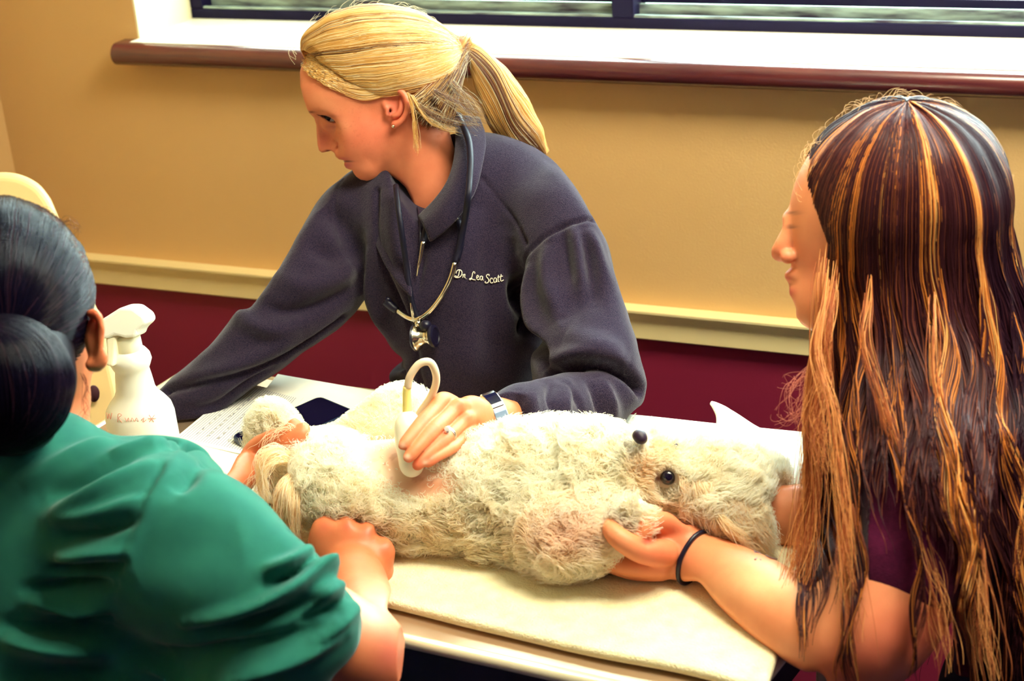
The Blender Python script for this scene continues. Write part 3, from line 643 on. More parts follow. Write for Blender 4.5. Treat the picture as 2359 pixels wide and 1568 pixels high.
# hairline position (in the unit sphere) by angle round the head
key = np.radians([-80, -30, 0, 30, 55, 74, 96, 112, 126]); hx = np.interp(ph2, key, [-.92, -.955, -.965, -.955, -.93, -.84, -.66, -.36, -.02]); 
hr_ = np.sqrt(1-hx**2); u0 = np.stack([hx, hr_*np.cos(ph2), -hr_*np.sin(ph2)], 1)
um = np.stack([-.15+.25*rng.random(N)+0*ph2, 1.25*np.cos(ph2*1.0)-.10, -1.25*np.sin(ph2*1.0)], 1)
u1 = nrm((TIE-Ec)/Er)[None]+rng.normal(0, .045, (N, 3))
U = path(u0, u1, um, Mn, 1.); start = np.where(rng.random(N) < .45, 0, rng.random(N)*.55)
tt = start[:, None]+(1-start[:, None])*np.linspace(0, 1, Mn)[None]; ix = tt*(Mn-1); i0 = np.clip(ix.astype(int), 0, Mn-2); fr = (ix-i0)[..., None]; U = np.take_along_axis(U, i0[..., None], 1)*(1-fr)+np.take_along_axis(U, i0[..., None]+1, 1)*fr
lift = (.975+.035*rng.random(N)+.012*clump)[:, None, None]+.02*np.sin(tt*math.pi)[..., None]; root = np.clip(tt*10, 0, 1)[..., None]
X = Ec+U*Er*(lift*root+.955*(1-root)); X = X*(1-np.clip((tt[..., None]-.82)/.18, 0, 1)**2)+(TIE+rng.normal(0, .006, (N, 1, 3)))*np.clip((tt[..., None]-.82)/.18, 0, 1)**2
X += .0012*np.stack([vnoise(X*np.array([1, 1, 1]), 45, s)+0 for s in (21, 22, 23)], -1)
strands('hair', w(X), rng.uniform(.00022, .0004, N), .00014, blonde(clump, N), m_hair_b, doc)
# soft fine hair swept over the temple to the ear
NT = 3000; q_ = rng.random(NT); out = []
for i in range(NT):
    f_ = q_[i]; ov = rng.random()*60; pts = [(693+62*f_**1.5+.25*ov+rng.normal(0, 2), 152+46*f_-.55*ov+rng.normal(0, 2)), (735+62*f_, 176+44*f_-ov*.8), (800+26*f_, 200+38*f_-ov), (862, 214+22*f_-ov), (905, 205+8*f_-ov), (960, 180-ov)]
    sp = spline(pts, n=60); s0 = int(rng.random()**2*14); sp = sp[s0:]; out.append(np.stack([np.interp(np.linspace(0, 1, 18), np.linspace(0, 1, len(sp)), sp[:, j]) for j in (0, 1)], 1))
out = np.array(out); uu = np.clip(np.abs((out[..., 0]-872)/196)**2+np.abs((out[..., 1]-152)/137)**2, 0, .96); zel = (D0+.002)-.083*np.sqrt(1-uu)
zsk = np.array([[min(H.depth(a, b) or 2.1, z) if True else z for (a, b), z in zip(o_, zz_)] for o_, zz_ in zip(out[::25], zel[::25])])
hd_ = {}
def hdep(a, b):
    kq = (int(a/8), int(b/8))
    if kq not in hd_: hd_[kq] = H.depth(kq[0]*8+4, kq[1]*8+4) or 2.1
    return hd_[kq]
XT = np.array([[c(a, b, min(hdep(a, b)-.0012-.0015*q_[i], 2.12)) for a, b in o_] for i, o_ in enumerate(out)])
for _ in range(14):
    XT[:, 1:-1] = (XT[:, :-2]+2*XT[:, 1:-1]+XT[:, 2:])/4; XT[:, 0] = .5*XT[:, 0]+.5*(2*XT[:, 1]-XT[:, 2])
XT[..., 2] -= .0015; strands('hair', w(XT), .00024, .00012, blonde(rng.uniform(-.5, 1, NT), NT), m_hair_b, doc)
# nape and behind the ear; shade under the hair is put into the strand colour
N2 = 2600; s = rng.random(N2); base = spline([c(948, 235, D0-.062), c(955, 270, D0-.055), c(985, 290, D0-.045), c(1015, 292, D0-.03), c(1040, 285, D0+.0)], n=60)
r0 = base[(s*59).astype(int)]+rng.normal(0, .004, (N2, 3)); r0 += (c(1000, 215, D0-.06)-r0)*(rng.random((N2, 1))*.8)
mid = (r0+TIE)*.5+np.array([.006, -.006, -.022])+rng.normal(0, .005, (N2, 3)); t = np.linspace(0, 1, 18)[None, :, None]
Y = (1-t)**2*r0[:, None]+2*t*(1-t)*mid[:, None]+t**2*(TIE+rng.normal(0, .006, (N2, 1, 3)))
strands('hair', w(Y), .0003, .00014, blonde(vnoise(np.stack([s*16, s*0, s*0], 1), 1, 4)-.75, N2)*.8, m_hair_b, doc)
# loose wisp in front of the neck, straggling ends, flyaways
def wisps(name, lines, n, spread, m, parent, colf, rad=.00022, M_=20, wig=.002, rs=0.):
    out = []
    for ln in lines:
        q_full = spline([c(*a) for a in ln], n=120)
        for _ in range(n):
            s0 = int(119*rs*rng.random()**.75); ee = 119-int(14*rng.random()*(rs > 0)); q = np.stack([np.interp(np.linspace(s0, ee, M_), np.arange(120), q_full[:, j]) for j in range(3)], 1)
            o_ = rng.normal(0, spread, 3); g = np.linspace(.3, 1, M_)[:, None]; ph = rng.random(3)*6.28; fq = rng.uniform(.5, 2, 3)
            out.append(q+o_*g+wig*np.sin(np.linspace(0, 1, M_)[:, None]*6.28*fq+ph)*g)
    X_ = np.array(out); return strands(name, w(X_), rad, rad*.4, colf(len(X_)), m, parent)
bl = lambda n: blonde(rng.uniform(-.3, 1, n), n)
wisps('hair', [[(940, 215, D0-.078), (952, 255, D0-.074), (955, 300, D0-.068), (962, 345, D0-.06)], [(948, 220, D0-.076), (975, 265, D0-.07), (1010, 290, D0-.055), (1050, 300, D0-.045)]], 34, .0022, m_hair_b, doc, bl)
wisps('hair', [[(1000, 210, D0-.07), (1050, 240, D0-.07), (1085, 262, D0-.05), (1104, 280, D0-.04)], [(960, 240, D0-.07), (1010, 270, D0-.065), (1060, 285, D0-.05), (1092, 296, D0-.045)], [(1040, 190, D0-.05), (1080, 230, D0-.05), (1108, 258, D0-.04)]], 60, .007, m_hair_b, doc, lambda n: blonde(rng.uniform(-1.6, -.1, n), n)*.75, wig=.004, rad=.00016)  # straggling ends toned dark, carrying the same nape shade in their colour
fl = []
for i in range(60):
    a = rng.uniform(math.pi*.05, math.pi*1.02); p0 = np.array([872+196*math.cos(a), 152-137*math.sin(a)]); tdir = np.array([math.sin(a), math.cos(a)]); o_ = np.array([math.cos(a), -math.sin(a)])
    L = rng.uniform(20, 60); hgt = rng.uniform(3, 16); z0 = D0+rng.uniform(-.02, .02); fl.append([(*(p0-o_*4), z0), (*(p0+tdir*L*.4+o_*hgt), z0), (*(p0+tdir*L+o_*hgt*rng.uniform(-.2, 1.2)), z0)])
wisps('hair', fl, 1, .0, m_hair_b, doc, lambda n: np.tile(np.array(S(255, 244, 210)), (n, 1)), rad=.00016, M_=14, wig=.001)
# ponytail
pc = spline([TIE+np.array([-.004, 0, 0]), c(1092, 128, D0+.012), c(1128, 175, D0+.02), c(1160, 235, D0+.025), c(1186, 285, D0+.03), c(1216, 325, D0+.032), c(1250, 362, D0+.035)], n=30)
pr_ = np.interp(np.linspace(0, 1, 30), [0, .08, .3, .6, .85, 1], [15, 24, 44, 54, 50, 22])*D0/FPX
N3 = 4600; a = rng.random(N3)*6.283; rr = np.sqrt(rng.random(N3)); M3_ = 30
tg = np.gradient(pc, axis=0); tg /= np.linalg.norm(tg, axis=1)[:, None]; e1 = np.cross(tg, [0, 0, 1.]); e1 /= np.linalg.norm(e1, axis=1)[:, None]; e2 = np.cross(tg, e1)
off = (np.cos(a)*rr)[:, None, None]*e1[None]+(np.sin(a)*rr)[:, None, None]*e2[None]*.8
lenf = rng.uniform(.72, 1.04, N3)[:, None]; tq = np.linspace(0, 1, 30)[None]*lenf; ix = np.clip(tq*29, 0, 28.999); i0 = ix.astype(int); fr = (ix-i0)[..., None]
cen = pc[i0]*(1-fr)+pc[np.minimum(i0+1, 29)]*fr; rad_ = (pr_[i0]*(1-fr[..., 0])+pr_[np.minimum(i0+1, 29)]*fr[..., 0])[..., None]
Z = cen+off*rad_+.0015*np.sin(tq[..., None]*9+a[:, None, None]*3); strands('ponytail', w(Z), .0003, .00015, blonde(np.sin(a*3)*.7, N3), m_hair_b, doc)
tie = MB(); q = [TIE+(.0175*math.cos(b)*nrm([.55, 1, 0])+.0175*math.sin(b)*np.array([0, 0, 1.])) for b in np.linspace(0, 2*math.pi, 25)]; tie.tube(w(np.array(q)), .0022, 8, cap=False); tie.build('hair_tie', mat('tan_elastic', S(206, 160, 96), .6), doc)
# ================================================================ TABLE, TOWELS AND THINGS ON IT
m_steel = mat('brushed_steel', S(206, 176, 146), .28, .5, metal=.75, bump=.05, bscale=300)
m_edge = mat('chrome_edge', S(255, 240, 200), .22, .5, metal=.35)
m_dark = mat('dark_navy_panel', S(26, 22, 60), .6)
tb = thing('exam_table', 'long steel exam table with a bright chrome edge under the dog', 'table', ((NR+NL+FR+FL)/4)*np.array([1, 1, 0]))
def quadslab(q, z0, z1, inset=0.):
    cen = sum(q)/4; qq = [cen+(p-cen)*(1-inset) for p in q]; return MB().extr([(p[0], p[1], z0) for p in qq], (0, 0, z1-z0))
QT = [NL, NR, FR, FL]
quadslab(QT, TABLE_Z-.012, TABLE_Z-.0005).build('tabletop', m_steel, tb, smooth=False)
ed = MB(); loop = [p*np.array([1, 1, 0])+np.array([0, 0, TABLE_Z-.006]) for p in QT]
for a, b in zip(loop, loop[1:]+loop[:1]): ed.tube([a, b], .0075, 10)
ed.build('chrome_edge', m_edge, tb)
quadslab(QT, TABLE_Z-.10, TABLE_Z-.013, .05).build('apron', m_dark, tb, smooth=False)
cen = sum(QT)/4
for p in QT:
    q = cen+(p-cen)*.82; MB().box((q[0]-.02, q[1]-.02, 0), (q[0]+.02, q[1]+.02, TABLE_Z-.1), .004).build('leg', m_steel, tb, smooth=False)
# terry towel under the dog
m_terry = mat('cream_terry', S(255, 247, 208), .95, .1, bump=.8, bscale=420, bdist=.003, var=S(246, 232, 186), vscale=60, sheen=.3)
m_terry_w = mat('white_terry', S(255, 252, 230), .95, .1, bump=.7, bscale=420, bdist=.0025, sheen=.3)
def cloth(name, label, corners, z, m, th=.010, nx=70, ny=34, wav=.0018, lift=None, cat='towel', parent=None):
    """corners: four world points; returns a thick soft sheet"""
    a, b, cc, d = [np.array(p, float) for p in corners]; s_ = np.linspace(0, 1, nx)[:, None, None]; t_ = np.linspace(0, 1, ny)[None, :, None]
    G = (a*(1-s_)+b*s_)*(1-t_)+(d*(1-s_)+cc*s_)*t_; G[..., 2] = z+th/2+.0015
    nz = vnoise(np.stack([G[..., 0]*7, G[..., 1]*7, G[..., 0]*0], -1), 1, 9); G[..., 2] += np.abs(nz)*wav
    G[..., :2] += .004*np.stack([vnoise(G*9, 1, 3), vnoise(G*9, 1, 4)], -1)
    if lift is not None: G = lift(G, s_, t_)
    f = [(i*ny+j, (i+1)*ny+j, (i+1)*ny+j+1, i*ny+j+1) for i in range(nx-1) for j in range(ny-1)]
    o = obj(name, G.reshape(-1, 3), f, m, parent); sd = o.modifiers.new('t', 'SOLIDIFY'); sd.thickness = th; sd.offset = 0
    sb = o.modifiers.new('s', 'SUBSURF'); sb.levels = 1; sb.render_levels = 1
    if label: tag(o, label, cat)
    return o, G
tw_c = [onz(640, 1352), onz(1768, 1612), onz(1885, 1268), onz(900, 1085)]
tw, twg = cloth('towel', 'cream terry towel spread under the dog along the front table edge', tw_c, TABLE_Z, m_terry, .012)
# towel draped along the far side, one corner standing up in a point
pk = w(k(onz(1650, 1010))+np.array([0, 0, 0]))
def lift2(G, s_, t_):
    x = G[..., 0]; y = G[..., 1]; return G
tw2, _ = cloth('towel', 'white towel hanging past the far table edge behind the dog head', [onz(1395, 1050), onz(1905, 1120), onz(1880, 1012), onz(1436, 968)], TABLE_Z+.001, m_terry_w, .008, 50, 24)
sheet('towel_corner', [[(1636, 926, 1.850), (1640, 934, 1.838), (1650, 960, 1.82), (1646, 1000, 1.80), (1640, 1060, 1.76)],
                       [(1642, 927, 1.858), (1670, 945, 1.845), (1695, 980, 1.82), (1700, 1030, 1.79), (1690, 1080, 1.745)],
                       [(1655, 932, 1.866), (1705, 962, 1.850), (1750, 1000, 1.82), (1765, 1050, 1.785), (1760, 1110, 1.735)],
                       [(1668, 938, 1.872), (1730, 980, 1.86), (1785, 1012, 1.83), (1830, 1060, 1.80), (1850, 1120, 1.76)],
                       [(1672, 942, 1.885), (1740, 984, 1.88), (1805, 1015, 1.86), (1848, 1030, 1.84), (1900, 1090, 1.82)]], m_terry_w, tw2, .005, n=26)
# pad and papers at the far left
m_pad = mat('white_pad', S(255, 250, 228), .8, .2, bump=.2, bscale=120); m_paper = mat('paper_white', S(255, 252, 235), .7, .2)
cloth('towel', 'white absorbent pad folded at the left end of the table', [onz(230, 1170), onz(700, 1165), onz(770, 1010), onz(285, 1020)], TABLE_Z-.001, m_pad, .006, 40, 20, wav=.003)
def paper(name, label, px, z, lines=None, scr=False, group=None):
    q = [onz(x, y, z) for x, y in px]; o = MB().extr(q, (0, 0, .0006)).build(name, m_paper, smooth=False); tag(o, label, 'paper', group)
    if lines:
        mb = MB(); a, b, cc, d = q
        for i in range(lines):
            t = .04+i*.9/lines; p0 = a*(1-t)+d*t; p1 = b*(1-t)+cc*t; e = (p1-p0); p0 = p0+e*.04; p1 = p1-e*.04; u = nrm(cc-b)*.0011
            z_ = np.array([0, 0, .0009]); mb.add([p0+z_, p1+z_, p1+z_+u, p0+z_+u], [(0, 1, 2, 3)])
        mb.build('ruled_lines', mat('ruled_ink', S(150, 146, 170), .7), o, smooth=False)
    if scr:
        mb = MB(); a, b, cc, d = q; r_ = random.Random(4)
        for i in range(5):
            t = .2+.14*i; x = .12
            while x < .85:
                pts = []
                for j in range(7): s_ = x+j*.006; pts.append((a*(1-s_)+b*s_)*(1-t)+(d*(1-s_)+cc*s_)*t+np.array([0, 0, .0011])+nrm(d-a)*r_.uniform(-.0016, .0016))
                mb.tube(pts, .00022, 4); x += r_.uniform(.05, .09)
        mb.build('handwriting', mat('pen_ink', S(70, 60, 100), .6), o)
    return o
paper('paper_sheet', 'white paper reaching the far table edge behind the phone', [(560, 960), (640, 864), (695, 878), (900, 908)][:0] or [(585, 930), (640, 862), (905, 908), (880, 985)], TABLE_Z+.0062)
paper('paper_sheet', 'ruled and scribbled sheet beside the spray bottle under the grey sleeve', [(400, 1012), (560, 880), (700, 915), (575, 1050)], TABLE_Z+.0082, lines=26, scr=True)
# telephone
pa = onz(738, 924, TABLE_Z+.0095); pd = onz(556, 1006, TABLE_Z+.0095); u = nrm(pd-pa); v_ = np.array([u[1], -u[0], 0.]); v_ = v_ if np.dot(onz(794, 953)-pa, v_) > 0 else -v_
L_, Wd = .148, .074
def rrect(o_, u, v, L, W_, r, n=6, inset=0.):
    L2, W2 = L-2*inset, W_-2*inset; o2 = o_+u*inset+v*inset; r = max(r-inset, .001); pts = []
    for cx_, cy_, a0 in ((L2-r, W2-r, 0), (r, W2-r, 90), (r, r, 180), (L2-r, r, 270)):
        for i in range(n+1): a = math.radians(a0+90*i/n); pts.append(o2+u*(cx_+r*math.cos(a))+v*(cy_+r*math.sin(a)))
    return pts
ph = thing('phone', 'black smartphone lying face up on the papers behind the dog', 'phone', pa)
bz = np.array([0, 0, 1.])
MB().loft([[p+bz*z for p in rrect(pa, u, v_, L_, Wd, .010, inset=i)] for z, i in ((0, .001), (.0012, 0), (.0068, 0), (.0085, .0012))]).build('case', mat('phone_case', S(34, 46, 72), .3, .5), ph, auto=40)
MB().loft([[p+bz*z for p in rrect(pa, u, v_, L_, Wd, .010, inset=.0035)] for z in (.0084, .0089)]).build('screen', mat('phone_glass', S(16, 12, 42), .03, .7), ph, auto=40)
# spray bottle
def upz(B, py):
    """height (world z) above plan point B that is seen at row py"""
    lo_, hi_ = 0., 2.5
    for _ in range(50):
        m_ = (lo_+hi_)/2; q = pr(k(np.array([B[0], B[1], m_])))[1]
        if q > py: lo_ = m_
        else: hi_ = m_
    return lo_
BB = onz(340, 1052, TABLE_Z+.0065); m_btl = mat('white_plastic', S(250, 250, 236), .38, .4, sss=.15, sssc=(.02, .02, .015)); m_btl2 = mat('cream_plastic', S(252, 246, 214), .42, .4)
sb_ = thing('spray_bottle', 'white plastic trigger spray bottle at the left end of the table', 'spray bottle', BB)
dB = k(BB)[2]; dirx = nrm(M3@np.array([1., 0, 0])*np.array([1, 1, 0]))
pf_ = [(1050, 76), (1048, 80), (1000, 79), (955, 78), (938, 74), (924, 64), (908, 50), (895, 44), (870, 41), (850, 38), (842, 42), (830, 47), (818, 45), (808, 38), (802, 31)]
pr_l = [(max(r-0, 1)*dB/FPX, upz(BB, y)-BB[2]) for y, r in pf_]
b_ = MB(); b_.lathe([(.0001, 0)]+pr_l+[(.001, pr_l[-1][1])], BB, (0, 0, 1), 40, sx=1., xdir=dirx)
bo = b_.build('bottle_body', m_btl, sb_)
z0, z1 = upz(BB, 806), upz(BB, 776); b2 = MB(); b2.lathe([(.0172, 0), (.0176, .002), (.0168, z1-z0), (.0145, z1-z0+.004), (.001, z1-z0+.004)], (BB[0], BB[1], z0), (0, 0, 1), 36); b2.build('collar_cap', m_btl2, sb_)
axp = lambda py: k(np.array([BB[0], BB[1], upz(BB, py)]))
dH = axp(745)[2]; side = nrm([0.35, 0, 1.])
def slabpx(poly, d, th, name, m, bev=.003):
    pts = [c(x, y, d) for x, y in poly]; o_ = nrm([.25, .2, 1.]); q = [w(p-o_*th/2) for p in pts]; mb = MB().extr(q, M3@(o_*th)); o = mb.build(name, m, sb_, smooth=False)
    bv = o.modifiers.new('b', 'BEVEL'); bv.width = bev; bv.segments = 3; bv.limit_method = 'ANGLE'; return o
slabpx([(229, 750), (243, 733), (290, 703), (318, 703), (344, 722), (350, 739), (330, 757), (326, 772), (300, 774), (276, 768), (260, 776), (234, 774)], dH, .030, 'trigger_head', m_btl, .005)
slabpx([(248, 774), (274, 770), (272, 800), (267, 843), (250, 840), (251, 800)], dH-.004, .014, 'trigger', m_btl2, .003)
slabpx([(222, 752), (232, 747), (238, 770), (229, 776)], dH-.002, .016, 'nozzle', m_btl2, .002)
wr = MB(); sc_ = [[(258, 948), (262, 962), (266, 950), (270, 962), (274, 948)], [(290, 968), (291, 950), (300, 952), (292, 959), (302, 970)], [(308, 958), (312, 966), (316, 958), (318, 966)], [(322, 966), (324, 958), (330, 966), (334, 958), (338, 966)], [(344, 964), (350, 958), (348, 968), (355, 962)], [(360, 952), (370, 968)], [(371, 952), (361, 968)], [(358, 960), (374, 960)]]
for ln in sc_:
    pts = []
    for x, y in ln:
        q = axp(y); rr = np.interp(y, [p[0] for p in pf_][::-1], [p[1] for p in pf_][::-1])*dB/FPX+.0003; dx = (x-pr(q)[0])/FPX*q[2]; pts.append(w(q+np.array([dx, 0, -math.sqrt(max(rr*rr-dx*dx, 1e-8))-.0010])))
    wr.tube(spline(pts, per=3), .0004, 5)
wr.build('marker_writing', mat('red_marker', S(236, 150, 128), .6), sb_)
# ================================================================ THE DOG
m_dogskin = mat('dog_skin', S(250, 228, 200), .7, .2, vcol=True, sss=.1)
m_fur = hairmat('dog_fur', .85, .1, .55)
dog = thing('dog', 'small curly cream white dog lying belly up on the towel', 'dog', onz(1080, 1200))
DG = Field(c(575, 1340, 1.95)*[1, 1, 0]+[0, 0, 1.54], c(1800, 870, 1.95)*[1, 1, 0]+[0, 0, 1.93], .0026)
DG.e(745, 1085, 1.765, 112, 92, 100, kk=.03); DG.e(930, 1135, 1.735, 190, 122, 120, rot=8, kk=.03); DG.e(1210, 1140, 1.712, 230, 142, 125, rot=3, kk=.03); DG.e(1370, 1110, 1.70, 110, 112, 100, kk=.03)
DG.schain([(930, 960, 1.81, 48), (860, 965, 1.83, 56), (770, 1010, 1.83, 50), (700, 990, 1.845, 30), (650, 975, 1.85, 30), (612, 965, 1.85, 26)], .03)      # lifted hind leg and foot
DG.e(622, 958, 1.845, 42, 32, 36, rot=-20, kk=.01); DG.chain([(600, 985, 1.85, 24), (640, 930, 1.84, 22)], .01)
DG.chain([(820, 1150, 1.70, 62), (760, 1130, 1.72, 56), (700, 1150, 1.73, 40)], .03)                                                        # near thigh
DG.schain([(1240, 1200, 1.66, 50), (1310, 1232, 1.635, 42), (1370, 1226, 1.625, 34), (1415, 1205, 1.625, 28)], .025)                         # near foreleg
DG.e(1458, 1188, 1.598, 34, 40, 26, rot=10, kk=.004)
for x, y in ((1440, 1165), (1470, 1162), (1446, 1200), (1480, 1195), (1465, 1222)): DG.e(x, y, 1.590, 14, 14, 14, kk=.005)
DG.e(1610, 1082, 1.665, 112, 84, 92, rot=18, kk=.02); DG.e(1670, 1120, 1.67, 80, 80, 80, kk=.02)                                          # skull
DG.chain([(1560, 1075, 1.65, 62), (1500, 1045, 1.648, 47), (1478, 1018, 1.648, 30)], .02); DG.e(1470, 1090, 1.655, 46, 62, 54, kk=.02)       # muzzle and chin
DG.chain([(1400, 1130, 1.69, 95), (1520, 1130, 1.69, 80)], .03)
DG.chain([(1700, 1090, 1.70, 55), (1755, 1095, 1.71, 40)], .02)                                                                             # far ear
DG.schain([(1640, 1140, 1.64, 40), (1690, 1170, 1.645, 40), (1715, 1215, 1.65, 24)], .03)                                                   # near ear
DG.e(948, 1062, 1.655, 60, 26, 40, rot=-5, kk=.03, mode='sub')                                                                             # belly pressed in by the probe
DG.e(1538, 1098, 1.583, 15, 14, 9, kk=.004, mode='sub')
DG.trim([(578, 1010), (588, 955), (612, 934), (650, 945), (680, 985), (700, 1008), (738, 1004), (792, 980), (842, 936), (892, 908), (950, 906), (1010, 940), (1080, 1005), (1150, 1012), (1250, 1002), (1370, 996), (1420, 1010), (1447, 1010), (1452, 992), (1475, 985), (1500, 992), (1560, 1006), (1640, 1012), (1700, 1032), (1770, 1062), (1790, 1100), (1745, 1125), (1722, 1145),
         (1742, 1190), (1752, 1240), (1715, 1262), (1660, 1225), (1590, 1195), (1510, 1180), (1500, 1225), (1460, 1240), (1425, 1235), (1395, 1258), (1340, 1290), (1285, 1300), (1200, 1290), (1100, 1275), (1010, 1265), (950, 1250), (910, 1225), (880, 1200), (830, 1186), (760, 1182), (700, 1180), (660, 1130), (630, 1080), (590, 1050)], .008, step=3)
def dog_col(v, n):
    px, py = pr(v); cc = np.tile(np.array(S(252, 238, 210)), (len(v), 1))
    cc = mixc(cc, S(244, 178, 140), np.clip(1.1*gauss(px, py, 905, 1050, 90, 50), 0, 1)*.8); cc = mixc(cc, S(236, 150, 108), .85*gauss(px, py, 990, 1118, 80, 30)); cc = mixc(cc, S(200, 110, 90), .4*(vnoise(v, 160, 3) > .45)*gauss(px, py, 930, 1080, 110, 60))
    cc = mixc(cc, S(226, 150, 110), .5*gauss(px, py, 1330, 1200, 70, 40)); cc = mixc(cc, S(86, 44, 46), np.clip(1.3*gauss(px, py, 1538, 1098, 20, 19), 0, 1)); cc = mixc(cc, S(120, 70, 56), np.clip(gauss(px, py, 1516, 1102, 12, 7), 0, 1))
    cc = mixc(cc, S(40, 28, 44), np.clip(1.2*gauss(px, py, 1440, 1042, 6, 22), 0, 1)); cc = mixc(cc, S(120, 60, 50), gauss(px, py, 888, 1068, 3, 3)); return cc
do, gv, gf, gn = field_obj('body', DG, m_dogskin, dog, dog_col)
gv, gf = DG.mesh(); gf, gn = outward(gv, gf, DG)
def fur_on(v, f, n, wtf, lenf, flowf, curl, M_=9, r=.00030, colf=None, name='fur', parent=None, up=.5, mt=None):
    fc = v[f].mean(1); px, py = pr(fc); fn = mnormals(v, f)[f[:, 0]]
    p, nn = scatter(v, f, n, wtf(px, py, fc)*(fn[:, 2] < .55)); s_ = np.sign((nn*fn[0]).sum()) if False else 1
    nn = nn*np.where((nn*VN(p, v, f)).sum(1) < 0, -1, 1)[:, None] if False else nn
    qx, qy = pr(p); L = np.maximum(lenf(qx, qy), .0035)*rng.uniform(.6, 1.25, n); fl = flowf(qx, qy, p); cl = np.stack([vnoise(p, 55, s) for s in (31, 32, 33)], 1)
    dr = nn*up+fl+cl*.75; dr /= np.linalg.norm(dr, axis=1)[:, None]; t = np.linspace(0, 1, M_)[None, :, None]
    a = np.cross(dr, nn+.01); a /= np.linalg.norm(a, axis=1)[:, None]+1e-9; b = np.cross(dr, a)
    ph = (vnoise(p, 70, 41)*6+rng.normal(0, .5, n))[:, None, None]; wv = curl*L[:, None, None]
    X = p[:, None]+dr[:, None]*L[:, None, None]*t+(nn*.35)[:, None]*L[:, None, None]*t*(1-t)+wv*t*(np.cos(t*7+ph)*a[:, None]+np.sin(t*7+ph)*b[:, None])
    X[..., 1] -= 0
    cols = colf(qx, qy, n, p); return strands(name, w(X), r, r*.45, cols, mt or m_fur, parent or dog)
def furcol(px, py, n, p):
    a = np.array(S(255, 254, 243)); b = np.array(S(253, 236, 200)); t = np.clip(.15+.35*vnoise(p, 60, 8)+rng.normal(0, .15, n), 0, 1); t = np.clip(t+.35*gauss(px, py, 1480, 1110, 60, 70)+.2*gauss(px, py, 850, 1200, 300, 80), 0, .95)
    cc = mixc(np.tile(a, (n, 1)), b, t); cc = mixc(cc, S(240, 180, 140), .45*gauss(px, py, 1310, 1215, 90, 50)); cc = mixc(cc, S(150, 110, 84), .75*gauss(px, py, 1440, 1190, 26, 30)*(rng.random(n) < .3))
    cc = mixc(cc, S(236, 180, 104), .6*np.clip(gauss(px, py, 1480, 1070, 30, 34), 0, 1)*(rng.random(n) < .6)); cc = mixc(cc, S(150, 90, 70), .8*gauss(px, py, 1536, 1100, 24, 18)*(rng.random(n) < .6)); cc = mixc(cc, S(90, 50, 54), .85*gauss(px, py, 1441, 1042, 6, 22)*(rng.random(n) < .8)); return cc
def bare(px, py): return np.clip(1-1.8*gauss(px, py, 905, 1045, 100, 60)-1.3*gauss(px, py, 990, 1116, 84, 28)-.5*gauss(px, py, 900, 945, 90, 46)-1.0*(((px-1532)/30)**2+((py-1096)/24)**2 < 1)-1.6*gauss(px, py, 1473, 1003, 24, 24), .02, 1)
def flen(px, py):
    L = .017+0*px; L = L-.009*gauss(px, py, 1550, 1060, 90, 60)-.006*gauss(px, py, 890, 940, 90, 50)-.014*gauss(px, py, 925, 1055, 120, 70)-.008*gauss(px, py, 1060, 1040, 70, 40)-.006*gauss(px, py, 880, 950, 110, 50)-.008*gauss(px, py, 620, 960, 70, 50)-.006*gauss(px, py, 760, 1000, 90, 30)-.0035*gauss(px, py, 1580, 1040, 100, 50)-.004*gauss(px, py, 1500, 1030, 50, 50)
    L = L+.006*gauss(px, py, 1210, 1260, 220, 60)+.006*gauss(px, py, 1250, 1010, 160, 30); L = L-.004*gauss(px, py, 1460, 1190, 40, 45); return L
def fflow(px, py, p):
    fx = np.where(px < 1400, .25, .35); fy = -.55*np.clip((py-1080)/100, -1, 1.2); fl = np.stack([fx+0*px, fy, -.15+0*px], 1)
    hd = px > 1450; e = np.stack([px-1475, -(py-1010), 0*px], 1); e = e/(np.linalg.norm(e, axis=1)[:, None]+1e-6); fl[hd] = e[hd]*1.0; return fl
fur_on(gv, gf, 95000, lambda x, y, q: bare(x, y), flen, fflow, .36, colf=furcol, up=.70, r=.00034)
# ears: long waves
def earf(lines, n, spread, L=.05, rad=.0003, colr=None, M_=22, wig=.003, name='fur'):
    return wisps(name, lines, n, spread, m_fur, dog, lambda n_: mixc(np.tile(np.array(S(255, 246, 222)), (n_, 1)), colr or S(236, 200, 150), rng.random(n_)*.7), rad=rad, M_=M_, wig=wig)
def dsk(x, y, o_): return (x, y, (DG.depth(x, y) or 1.64)-o_)
ne_ = 1500; pp = []
for i in range(ne_):
    x = rng.uniform(1562, 1735); y = rng.uniform(1085, 1150)+(x-1562)*.28; zf = (DG.depth(x, y) or 1.64); L_e = rng.uniform(50, 105)*(1-.25*(x < 1600)); sw = rng.uniform(.1, .55)+(x-1600)*.002
    a_, b_ = rng.uniform(-9, 9, 2); cl_ = 9*math.sin(x*.11); pp.append(spline([c(x, y, zf-.001), c(x+sw*L_e*.3+a_*.3, y+L_e*.35, zf-.010), c(x+sw*L_e*.6+a_+cl_, y+L_e*.7, zf-.010), c(x+sw*L_e+b_, y+L_e, zf+.002)], n=18))
pp = np.array(pp); pp += .0016*np.stack([np.sin(np.linspace(0, 12, 18))[None]*np.ones((ne_, 1))*np.sin(pp[:, :1, 0]*400+3*rng.random((ne_, 1)))]*1+[np.zeros((ne_, 18))]*2, -1)
strands('fur', w(pp), .00034, .00014, mixc(np.tile(np.array(S(255, 252, 238)), (ne_, 1)), S(244, 212, 166), rng.random(ne_)*.8), m_fur, dog)
